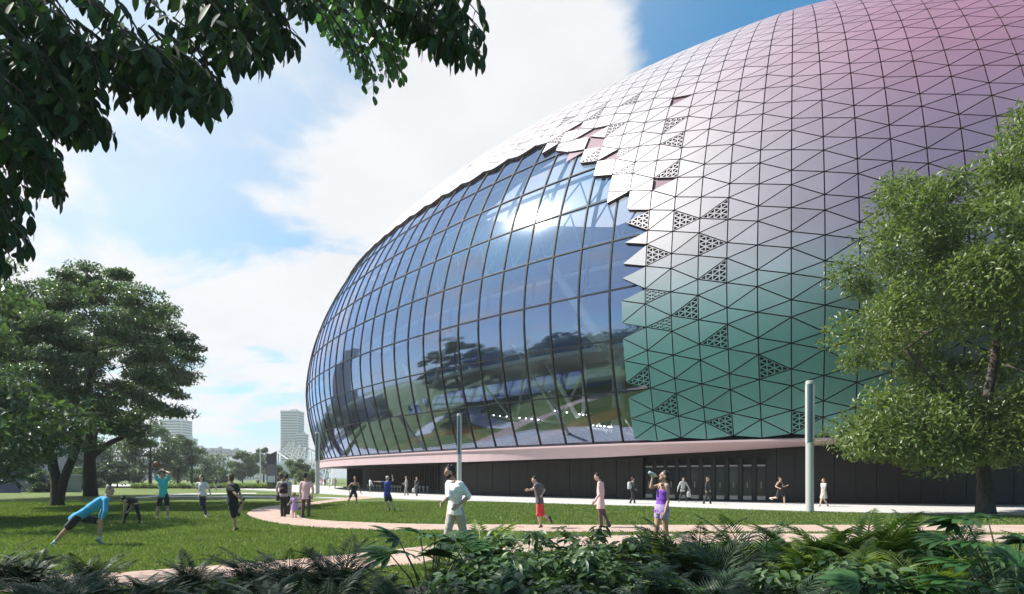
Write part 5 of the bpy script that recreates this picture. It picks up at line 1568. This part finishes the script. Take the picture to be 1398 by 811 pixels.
def bag(name, label, p, size, m, strap=True, rz=0.0, rnd=.35):
    t = wempty(name, Vector((p.x, p.y, p.z - size[2] / 2))); tag(t, label, 'bag' if name != 'backpack' else 'backpack')
    b = MB(); sx, sy, sz = size
    rows = [(-.5, .85), (-.42, 1), (.2, 1), (.42, .85), (.5, .5)]
    b.tube([p + Vector((0, 0, sz * u)) for u, _ in rows], [(sx / 2 * q, sy / 2 * q) for _, q in rows], 14, lat=Matrix.Rotation(rz, 3, 'Z') @ Vector((1, 0, 0)))
    b.build('bag_body', m, t, True)
    if name == 'backpack':
        b = MB(); b.tube([p + Matrix.Rotation(rz, 3, 'Z') @ Vector((0, -sy * .5, -sz * .28)), p + Matrix.Rotation(rz, 3, 'Z') @ Vector((0, -sy * .5, sz * .05))], [(sx * .33, .05), (sx * .30, .04)], 10, lat=Matrix.Rotation(rz, 3, 'Z') @ Vector((1, 0, 0))); b.build('pocket', m, t, True)
    if strap:
        b = MB(); b.tube([p + Vector((-sx * .25, 0, sz * .45)), p + Vector((-sx * .15, 0, sz * .8)), p + Vector((sx * .15, 0, sz * .8)), p + Vector((sx * .25, 0, sz * .45))], .012, 6); b.build('handle', m, t, True)
    return t


bag('backpack', 'dark maroon backpack worn by the woman walking away on the path', Wp(386.9, 666.3, 26.0), (.36, .20, .46), cloth((.045, .018, .022)), False)
bag('handbag', 'black handbag hanging from the left hand of the woman with the backpack', Wp(379.4, 679.5, 26.1), (.16, .10, .26), cloth((.02, .018, .02)))
bag('backpack', 'pale grey backpack on the pedestrian left of the glass doors', (g1['shL'] + g1['shR']) / 2 + Vector((-.21, -.05, -.2)), (.34, .24, .46), cloth((.45, .46, .42)), False, 1.3)
bag('shopping_bag', 'white paper shopping bag held by the person in black at the finned wall', g2_['wrR'] + Vector((-.05, 0, -.36)), (.34, .16, .36), M['shoe_w'])
bag('shopping_bag', 'pale shopping bag carried by the pedestrian in the light jacket', Wp(940.5, 674.8, 40.8), (.26, .14, .40), cloth((.40, .40, .40)))
pp_ = wempty('ball', Wp(213.3, 634, 24.3)); tag(pp_, 'brown ball in the air above the raised elbow of the man in turquoise', 'ball')
b = MB(); c_ = Wp(213.3, 634, 24.3); b.ell(c_, ((.125, 0, 0), (0, .125, 0), (0, 0, .125)), 20, 14); b.build('ball_skin', mat('ball_brown', (.26, .12, .07), .6, bump=.4, bscale=80), pp_, True)
b = MB(); b.tube([c_ + Vector((math.cos(a) * .126, 0, math.sin(a) * .126)) for a in np.linspace(0, 6.283, 25)], .004, 5); b.tube([c_ + Vector((math.cos(a) * .126, math.sin(a) * .126, 0)) for a in np.linspace(0, 6.283, 25)], .004, 5); b.build('seam', M['dark_frame'], pp_, True)


# ------------------------------------------------------------------ foreground planting
def frond_mesh(L, nl, leaf, lw__, arch, seed, vshape=.5, name='frond'):
    """pinnate frond along +x: rachis and paired leaflets"""
    g = random.Random(seed); b = MB()
    pts = []
    for i in range(11):
        t = i / 10; pts.append(Vector((L * (t - .25 * arch * t * t), 0, L * arch * (1.1 * t - 1.25 * t * t))))
    b.tube(pts, [.006 * (1 - .75 * i / 10) + .0008 for i in range(11)], 4)
    for i in range(nl):
        t = .12 + .88 * i / (nl - 1); q = t * 10; a = int(min(q, 9)); p = pts[a].lerp(pts[a + 1], q - a); tg = (pts[a + 1] - pts[a]).normalized()
        ll = leaf * (math.sin(math.pi * (t ** .7) * .93 + .12)) * (.9 + .2 * g.random())
        for sg in (1, -1):
            d = (tg * (.55 + .5 * t) + Vector((0, sg, 0)) + Vector((0, 0, vshape - .9 * g.random() * .3 - .25))).normalized()
            wv = tg.cross(d).cross(d).normalized() * -lw__ / 2
            m1 = p + d * ll * .45; tip = p + d * ll - Vector((0, 0, ll * .22))
            b.add([p, m1 + wv, tip, m1 - wv], [(0, 1, 2, 3)])
    return b.mesh(name, M['stem'])


def broad_leaf(L, w, name='leaf', fold=.25, droop=.3, n=4):
    b = MB(); rows = []
    for i in range(n + 1):
        t = i / n; ww = w * math.sin(math.pi * min(1, t * .92 + .06)) ** .8; z = -droop * L * t * t
        rows.append((Vector((L * t, -ww / 2, z + fold * ww / 2)), Vector((L * t, 0, z)), Vector((L * t, ww / 2, z + fold * ww / 2))))
    vs = [v for r_ in rows for v in r_]; fs = []
    for i in range(n): fs += [(i * 3, i * 3 + 1, i * 3 + 4, i * 3 + 3), (i * 3 + 1, i * 3 + 2, i * 3 + 5, i * 3 + 4)]
    b.add(vs, fs); return b


def palmate(L, lobes, seed, name='leaf'):
    b = MB(); g = random.Random(seed)
    for k in range(lobes):
        a = (k - (lobes - 1) / 2) * (2.5 / (lobes - 1)) * 1.15; ll = L * (1 - .28 * abs(k - (lobes - 1) / 2) / ((lobes - 1) / 2)) * (.92 + .16 * g.random()); w = ll * .26
        R_ = Matrix.Rotation(a, 3, 'Z'); rows = []
        for i in range(6):
            t = i / 5; ww = w * (.35 + .65 * math.sin(math.pi * min(1, t * .85 + .1))) * (1 if t < .95 else .1); z = -.28 * ll * t * t
            rows += [R_ @ Vector((ll * t, -ww / 2, z + .14 * ww)), R_ @ Vector((ll * t, 0, z)), R_ @ Vector((ll * t, ww / 2, z + .14 * ww))]
        fs = []
        for i in range(5): fs += [(i * 3, i * 3 + 1, i * 3 + 4, i * 3 + 3), (i * 3 + 1, i * 3 + 2, i * 3 + 5, i * 3 + 4)]
        b.add(rows, fs)
    return b.mesh(name, M['leaf_palmate'], True)


def with_mat(me, m): me = me.copy(); me.materials.clear(); me.materials.append(m); return me


FR = {}
for key, args in {'palm': (1.0, 34, .27, .016, .55), 'fern': (.62, 26, .12, .018, .6), 'cycad': (.8, 34, .17, .012, .42)}.items():
    FR[key] = [frond_mesh(args[0], args[1], args[2], args[3], args[4] * (.8 + .2 * i), i, name='frond') for i in range(3)]


def rosette(name, label, p, H, spread, n, kind, lm_, seed, group=None, up=.9):
    t = empty(name, p); tag(t, label, name.replace('_', ' ') if False else {'palm_shrub': 'palm', 'fern': 'fern', 'cycad': 'cycad'}[name], group)
    g = random.Random(seed); src = [with_mat(m, lm_) for m in FR[kind]]; L0 = {'palm': 1.0, 'fern': .62, 'cycad': .8}[kind]
    b = MB(); b.tube([(0, 0, -.05), (0, 0, H * .12), (0, 0, H * .22)], [.05, .045, .02], 8); b.build('stem', M['stem'], t)
    for k in range(n):
        me = src[k % 3]; o = bpy.data.objects.new('frond', me); COL.objects.link(o); o.parent = t
        a = k * 2.399 + g.random() * .4; el = up * (.35 + .65 * g.random()); sc = math.hypot(H * (1.0 if p.x < -.6 else 1.12) * el, spread * (1.15 - el * .6)) / L0 * (.9 + .3 * g.random())
        o.location = (0, 0, H * .12); o.rotation_euler = (g.gauss(0, .2), -el * 1.3 + .1, a); o.scale = (sc, sc, sc)
    return t


def leafy_shrub(name, label, p, H, r_, nleaf, L, w, lm_, seed, cat='shrub', obj_leaves=60, group=None):
    t = empty(name, p); tag(t, label, cat, group); g = random.Random(seed)
    cl_ = [Vector((r_ * math.sqrt(g.random()) * math.cos(a), r_ * math.sqrt(g.random()) * math.sin(a), H * (.25 + .7 * g.random()))) for a in [g.random() * 6.28 for _ in range(26)]]
    b = MB()
    for c in cl_: b.tube([(0, 0, 0), c * .5 + Vector((0, 0, .05)), c], [.012, .008, .004], 4)
    b.build('stem', M['stem'], t)
    proto = broad_leaf(L, w); pme = proto.mesh('leaf', lm_, True); rest_ = MB(); items = []
    for k in range(nleaf):
        c = g.choice(cl_); d = Vector((g.gauss(0, 1), g.gauss(0, 1), g.gauss(0, .8))).normalized()
        pos = c + d * .13 * g.random() + Vector((0, 0, .02)); pos.z = min(pos.z, H)
        out = (Vector((pos.x, pos.y, 0)) * .9 / max(r_, .1) + Vector((d.x, d.y, 0))); az = math.atan2(out.y, out.x)
        Mx = Matrix.Translation(pos) @ Matrix.Rotation(az, 4, 'Z') @ Matrix.Rotation(g.uniform(-.5, .6), 4, 'Y') @ Matrix.Rotation(g.gauss(0, .35), 4, 'X') @ Matrix.Scale(.7 + .6 * g.random(), 4)
        items.append((pos, Mx))
    items.sort(key=lambda q: q[0].y - q[0].z * .7)
    for i, (pos, Mx) in enumerate(items):
        if i < obj_leaves:
            o = bpy.data.objects.new('leaf', pme); COL.objects.link(o); o.parent = t; o.matrix_local = Mx
        else: rest_.add([Mx @ Vector(v) for v in proto.v], proto.f)
    if rest_.v: tag(rest_.build('foliage', lm_, t, True), kind='stuff')
    return t


def palmate_plant(label, p, H, nl, L, seed, lm_=None):
    t = empty('palmate_plant', p); tag(t, label, 'plant'); g = random.Random(seed); ms = [palmate(L, 9, seed + q) for q in range(3)]
    if lm_: ms = [with_mat(m, lm_) for m in ms]
    for k in range(nl):
        a = k * 2.399 + g.random(); el = .5 + .5 * g.random(); r_ = H * .55 * (1.1 - el * .6); top = Vector((math.cos(a) * r_, math.sin(a) * r_, H * (.45 + .5 * el)))
        b = MB(); b.tube([(0, 0, 0), top * .5 + Vector((0, 0, H * .12)), top], [.012, .009, .006], 5); b.build('stalk', M['stem'], t, True)
        o = bpy.data.objects.new('leaf', ms[k % 3]); COL.objects.link(o); o.parent = t; o.location = top; o.rotation_euler = (g.gauss(0, .25), -.75 + .6 * g.random(), a)
        s_ = .8 + .4 * g.random(); o.scale = (s_, s_, s_)
    return t


def at(x, Z): return Vector(((x - CX) / F * Z, Z, .02))
def hgt(y, Z): return EYE + (HY - y) / F * Z
fg = []
# (kind, x, top y, distance, label)
LIST = [
    ('cycad', -20, 735, 7.6, 'dark spiky plant cut by the left edge of the photo'), ('fern', 40, 752, 7.9, 'dark fern below the trailing foot of the lunging man'), ('cycad', 60, 765, 6.2, 'dark low cycad at the bottom left'),
    ('cycad', 120, 752, 7.6, 'dark cycad below the front knee of the lunging man'), ('fern', 90, 785, 5.6, 'dark fern at the very bottom, below the lunging man'), ('cycad', 165, 780, 6.2, 'dark bristly plant at the bottom below the bending woman'),
    ('fern', 215, 778, 6.6, 'small dark fern below the man in turquoise'), ('cycad', 262, 752, 7.9, 'dark arching plant below the woman in white'), ('fern', 300, 782, 6.0, 'dark fern at the bottom, below the boy in black'), ('palm', 345, 738, 7.8, 'dark feathery palm below and right of the boy in black'),
    ('cycad', 405, 745, 7.2, 'dark cycad below the family on the path'), ('cycad', 462, 730, 7.3, 'tall dark rounded cycad at the bottom, left of the man in blue'), ('cycad', 440, 772, 5.8, 'low dark cycad in front of the tall rounded one'), ('fern', 510, 765, 6.4, 'dark fern below the man in blue'),
    ('fern', 375, 782, 5.6, 'dark fern at the bottom below the family'), ('cycad', 560, 775, 5.8, 'dark bristly plant at the bottom beside the fan-leaved plant'),
    ('fern', 655, 712, 8.6, 'bright yellow-green fern rising at the feet of the bearded man'), ('fern', 612, 738, 8.0, 'yellow-green fern left of the glossy shrubs'),
    ('fern', 900, 716, 8.4, 'pale green fern at the knees of the drinking woman'), ('cycad', 940, 703, 7.8, 'spiky dark green cycad right of the drinking woman'), ('palm', 985, 706, 7.0, 'dark palm below the suited pedestrian'),
    ('cycad', 1035, 700, 7.8, 'spiky green cycad below the jogger in black'), ('palm', 960, 758, 5.0, 'dark palm with long arching fronds at the bottom centre right'), ('palm', 1060, 752, 5.2, 'dark palm at the bottom, left of the fern bank'),
    ('fern', 1095, 706, 8.0, 'yellow-green fern at the foot of the thick lamp post'), ('fern', 1140, 700, 7.8, 'bright green fern right of the thick lamp post'), ('fern', 1190, 690, 7.4, 'tallest bright fern, its fronds crossing the pavement strip'),
    ('fern', 1235, 702, 7.8, 'yellow-green fern right of the tallest one'), ('fern', 1120, 742, 6.2, 'lit fern in the second row below the woman in the grey dress'), ('fern', 1180, 738, 6.2, 'lit fern in front of the tallest bright fern'),
    ('palm', 1250, 735, 6.0, 'dark palm between the bright ferns and the big fan leaves'), ('cycad', 1290, 706, 7.8, 'spiky green plant left of the right tree trunk'), ('fern', 1130, 785, 5.0, 'dark fern at the bottom below the bright fern bank'),
    ('palm', 1200, 775, 4.8, 'dark palm at the bottom right of centre'), ('cycad', 1300, 770, 5.2, 'dark cycad at the bottom below the fan leaves'), ('fern', 1380, 730, 7.0, 'green fern behind the fan leaves at the right edge'),
    ('fern', 1470, 712, 7.4, 'green fern just outside the right edge beside the fan leaves'), ('palm', 1560, 720, 6.6, 'dark palm outside the right edge, nearer of the pair'), ('cycad', 1620, 706, 8.4, 'spiky cycad outside the right edge, behind the palm'),
    ('fern', 1700, 716, 7.6, 'farthest right fern of the bed, outside the photo'), ('cycad', -110, 745, 7.4, 'dark cycad just outside the left edge of the bed'), ('palm', 1010, 790, 4.6, 'dark palm at the bottom edge below the fern bank'), ('fern', 880, 772, 5.2, 'dark fern at the bottom edge under the drinking woman'), ('fern', 690, 785, 5.0, 'dark fern at the bottom edge under the glossy shrubs')]
for i, (kd, x, yt, Z, lab) in enumerate(LIST):
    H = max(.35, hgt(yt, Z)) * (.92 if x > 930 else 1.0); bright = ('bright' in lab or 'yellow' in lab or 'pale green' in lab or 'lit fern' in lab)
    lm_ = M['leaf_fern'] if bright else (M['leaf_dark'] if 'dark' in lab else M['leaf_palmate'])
    nm = {'cycad': 'cycad', 'fern': 'fern', 'palm': 'palm_shrub'}[kd]
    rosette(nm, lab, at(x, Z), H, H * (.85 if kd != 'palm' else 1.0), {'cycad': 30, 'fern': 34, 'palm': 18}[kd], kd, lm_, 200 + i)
for i, (x, yt, Z, r_, lab) in enumerate([(668, 735, 7.6, .5, 'glossy broadleaf shrub at the left end of the lit clump'), (715, 724, 7.8, .55, 'glossy broadleaf shrub below the red-shorted runner'), (765, 727, 7.6, .55, 'glossy broadleaf shrub right of the runner, back row'),
                                         (815, 724, 7.8, .5, 'glossy broadleaf shrub hiding the feet of the man in the pink shirt'), (860, 730, 7.6, .5, 'glossy broadleaf shrub left of the drinking woman'), (690, 758, 6.4, .5, 'glossy broadleaf shrub in front at the left of the clump'),
                                         (745, 752, 6.2, .55, 'glossy broadleaf shrub in front at the middle of the clump'), (800, 755, 6.2, .5, 'glossy broadleaf shrub in front at the right of the clump'), (850, 762, 6.0, .5, 'dark glossy shrub in front, below the drinking woman'),
                                         (640, 775, 5.6, .45, 'dark glossy shrub at the bottom beside the fan-leaved plant'), (770, 788, 5.2, .5, 'dark glossy shrub at the bottom centre'), (720, 790, 5.0, .45, 'dark glossy shrub at the bottom, left of centre'),
                                         (1150, 765, 5.6, .45, 'dark leafy shrub under the fern bank'), (1330, 745, 6.4, .5, 'small-leaved shrub behind the fan leaves'), (910, 790, 5.0, .5, 'dark leafy shrub at the bottom edge right of centre'), (1085, 780, 5.2, .45, 'dark leafy shrub at the bottom under the palms')]):
    H = max(.4, hgt(yt, Z)); dark = lab.startswith('dark')
    leafy_shrub('broadleaf_shrub', lab, at(x, Z), H, r_, 420, .13 if not dark else .11, .05, M['leaf_shrub'], 300 + i, obj_leaves=70)
palmate_plant('fan-leaved plant with jagged dark leaves left of the lit shrub clump', at(588, 6.8), hgt(722, 6.8), 11, .34, 401)
palmate_plant('large fan-leaved plant with huge dark leaves at the right edge', at(1385, 5.6), hgt(694, 5.6), 11, .31, 402)
palmate_plant('fan-leaved plant low at the bottom right below the ferns', at(1215, 4.9), hgt(790, 4.9), 9, .26, 403)
palmate_plant('fan-leaved plant at the bottom right corner', at(1400, 5.0), hgt(750, 5.0), 9, .36, 404)

# ------------------------------------------------------------------ tree we stand under: trunk outside the left edge, its boughs hang into view
ot = wempty('overhanging_tree', (-10.5, 4.5, 0)); tag(ot, "tree whose dark leafy boughs hang across the top left of the photo", 'tree')
g = random.Random(77)
tb = Vector((-10.5, 4.5, 0))
def bough(pts, r0, r1):
    b = MB(); sp = smoothpoly(pts, 4); b.tube(sp, list(np.linspace(r0, r1, len(sp))), 8); b.build('bough', M['bark_dark'], ot, True)
b = MB(); sp = smoothpoly([tb + Vector((0, 0, -.2)), tb + Vector((.1, 0, 1.6)), tb + Vector((0, .2, 3.6)), tb + Vector((.5, .3, 6.0)), tb + Vector((.8, .2, 9))], 4); b.tube(sp, list(np.linspace(.55, .22, len(sp))), 14); b.build('trunk', M['bark_dark'], ot, True)
bough([tb + Vector((0, .2, 3.4)), Vector((-7.5, 5.0, 5.2)), Vector((-5.0, 5.4, 5.6)), Vector((-2.8, 5.4, 6.3)), Vector((-.9, 5.6, 6.2))], .2, .03)
bough([tb + Vector((.2, .2, 4.6)), Vector((-8.2, 5.6, 6.8)), Vector((-4.5, 6.6, 7.6)), Vector((-1, 7, 7.8)), Vector((1.5, 7, 7.2))], .2, .05)
bough([tb + Vector((0, .2, 3.0)), Vector((-7.4, 5.2, 4.0)), Vector((-5.2, 5.3, 4.5)), Vector((-4.4, 5.3, 4.1))], .13, .02)
proto = broad_leaf(.135, .060, fold=.18, droop=.12)
pl_me = proto.mesh('leaf', M['leaf_over'], True)
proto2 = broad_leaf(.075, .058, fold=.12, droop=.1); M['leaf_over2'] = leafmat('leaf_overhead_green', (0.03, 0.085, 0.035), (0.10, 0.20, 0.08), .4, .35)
pl2 = proto2.mesh('leaf', M['leaf_over2'], True)
hull = [(-30, 392), (12, 385), (45, 345), (48, 305), (35, 262), (60, 262), (85, 285), (70, 235), (66, 200), (120, 195), (165, 198), (160, 165), (185, 158), (205, 150), (250, 168), (290, 165), (315, 148), (312, 100), (350, 102), (385, 85), (412, 72), (414, 30), (440, 45), (470, 100), (510, 140), (525, 118), (550, 118), (560, 62), (590, 78), (625, 92), (655, 98), (662, 60), (655, 20), (660, -30)]
hx = [h[0] for h in hull]
def hull_y(x):
    # lowest row reached by the leaf mass in this column
    ys = []
    for i in range(len(hull) - 1):
        (x0, y0), (x1, y1) = hull[i], hull[i + 1]
        if min(x0, x1) <= x <= max(x0, x1) and x0 != x1: ys.append(y0 + (y1 - y0) * (x - x0) / (x1 - x0))
    return max(ys) if ys else -50
items = []; twigs = MB()
for k in range(350):
    x = g.uniform(-30, 660) if k % 4 else g.uniform(-30, 130)
    yb = hull_y(x) - abs(g.gauss(0, 1)) * (10 if k % 2 else 60)
    if x < 70 and g.random() < .55: yb = g.uniform(-20, hull_y(x) - 5)
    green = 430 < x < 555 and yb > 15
    Z = g.uniform(4.7, 5.9)
    tip = Wp(x, yb - 10, Z); n = g.randint(6, 9) 
    d = Vector((-.45 + g.gauss(0, .18), g.gauss(0, .2), .9)).normalized() if not green else Vector((-.15 + g.gauss(0, .15), g.gauss(0, .15), 1)).normalized()
    pts = [tip + d * .085 * i + Vector((-.012 * i * i * .4, 0, 0)) for i in range(n)]
    twigs.tube(pts, [.0025 + .0012 * i for i in range(n)], 4)
    for i, p in enumerate(pts):
        for sg in ((1, -1) if i else (0,)):
            lp = p + Vector((sg * .014, g.gauss(0, .02), 0))
            az = (0 if sg >= 0 else math.pi) + g.gauss(0, .6); pitch = (.95 + g.gauss(0, .25)) if sg else 1.4
            Mx = Matrix.Translation(lp) @ Matrix.Rotation(az, 4, 'Z') @ Matrix.Rotation(pitch, 4, 'Y') @ Matrix.Rotation(g.gauss(0, .7), 4, 'X') @ Matrix.Scale(.75 + .5 * g.random(), 4)
            items.append((lp, Mx, green))
def vis_rank(q):
    pr = proj(q[0])
    return abs(pr[1] - hull_y(pr[0])) + (0 if pr[1] > 0 and pr[0] > 0 else 900)
items.sort(key=vis_rank)
ov = MB(); ov2 = MB()
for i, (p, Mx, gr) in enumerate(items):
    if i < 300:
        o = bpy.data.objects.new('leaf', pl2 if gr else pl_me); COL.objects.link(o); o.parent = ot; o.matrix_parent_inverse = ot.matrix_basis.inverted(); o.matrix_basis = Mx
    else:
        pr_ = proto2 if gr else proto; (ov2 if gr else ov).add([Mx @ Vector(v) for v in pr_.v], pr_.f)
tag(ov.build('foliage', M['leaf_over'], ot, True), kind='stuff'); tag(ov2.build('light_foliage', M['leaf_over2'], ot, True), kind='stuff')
twigs.build('twig', M['bark_dark'], ot)
# its unseen crown above the frame, shaped and placed to shade the planting
cl = crown_points(46, (-12.9, 9.0, 10.8), 3.4, 3.6, 2.2, 500, low=-.9) + crown_points(30, (-5.6, 10.0, 11.8), 2.7, 2.2, 1.3, 502, low=-.9)
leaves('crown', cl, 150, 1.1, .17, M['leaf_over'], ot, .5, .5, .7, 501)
br_ = MB()
for c in cl[::2]: br_.tube([tb + Vector((.7, .3, 7.2)), tb.lerp(c, .5) + Vector((0, 0, 4.2)), c], [.07, .04, .01], 5)
br_.build('branch', M['bark_dark'], ot, True)

# ------------------------------------------------------------------ air
hzm = bpy.data.materials.new('haze'); hzm.use_nodes = True; ht = NT(hzm.node_tree); ht.n.clear()
ho = ht.new('ShaderNodeOutputMaterial'); pv = ht.new('ShaderNodeVolumePrincipled'); pv.inputs['Density'].default_value = HAZE_D; pv.inputs['Color'].default_value = (.93, .95, 1.0, 1); pv.inputs['Anisotropy'].default_value = .35
ht.link(pv.outputs[0], ho.inputs['Volume'])
hb_ = MB(); hb_.box((0, 620, 54), (3500, 3200, 112)); o = hb_.build('haze', hzm); o['kind'] = 'stuff'
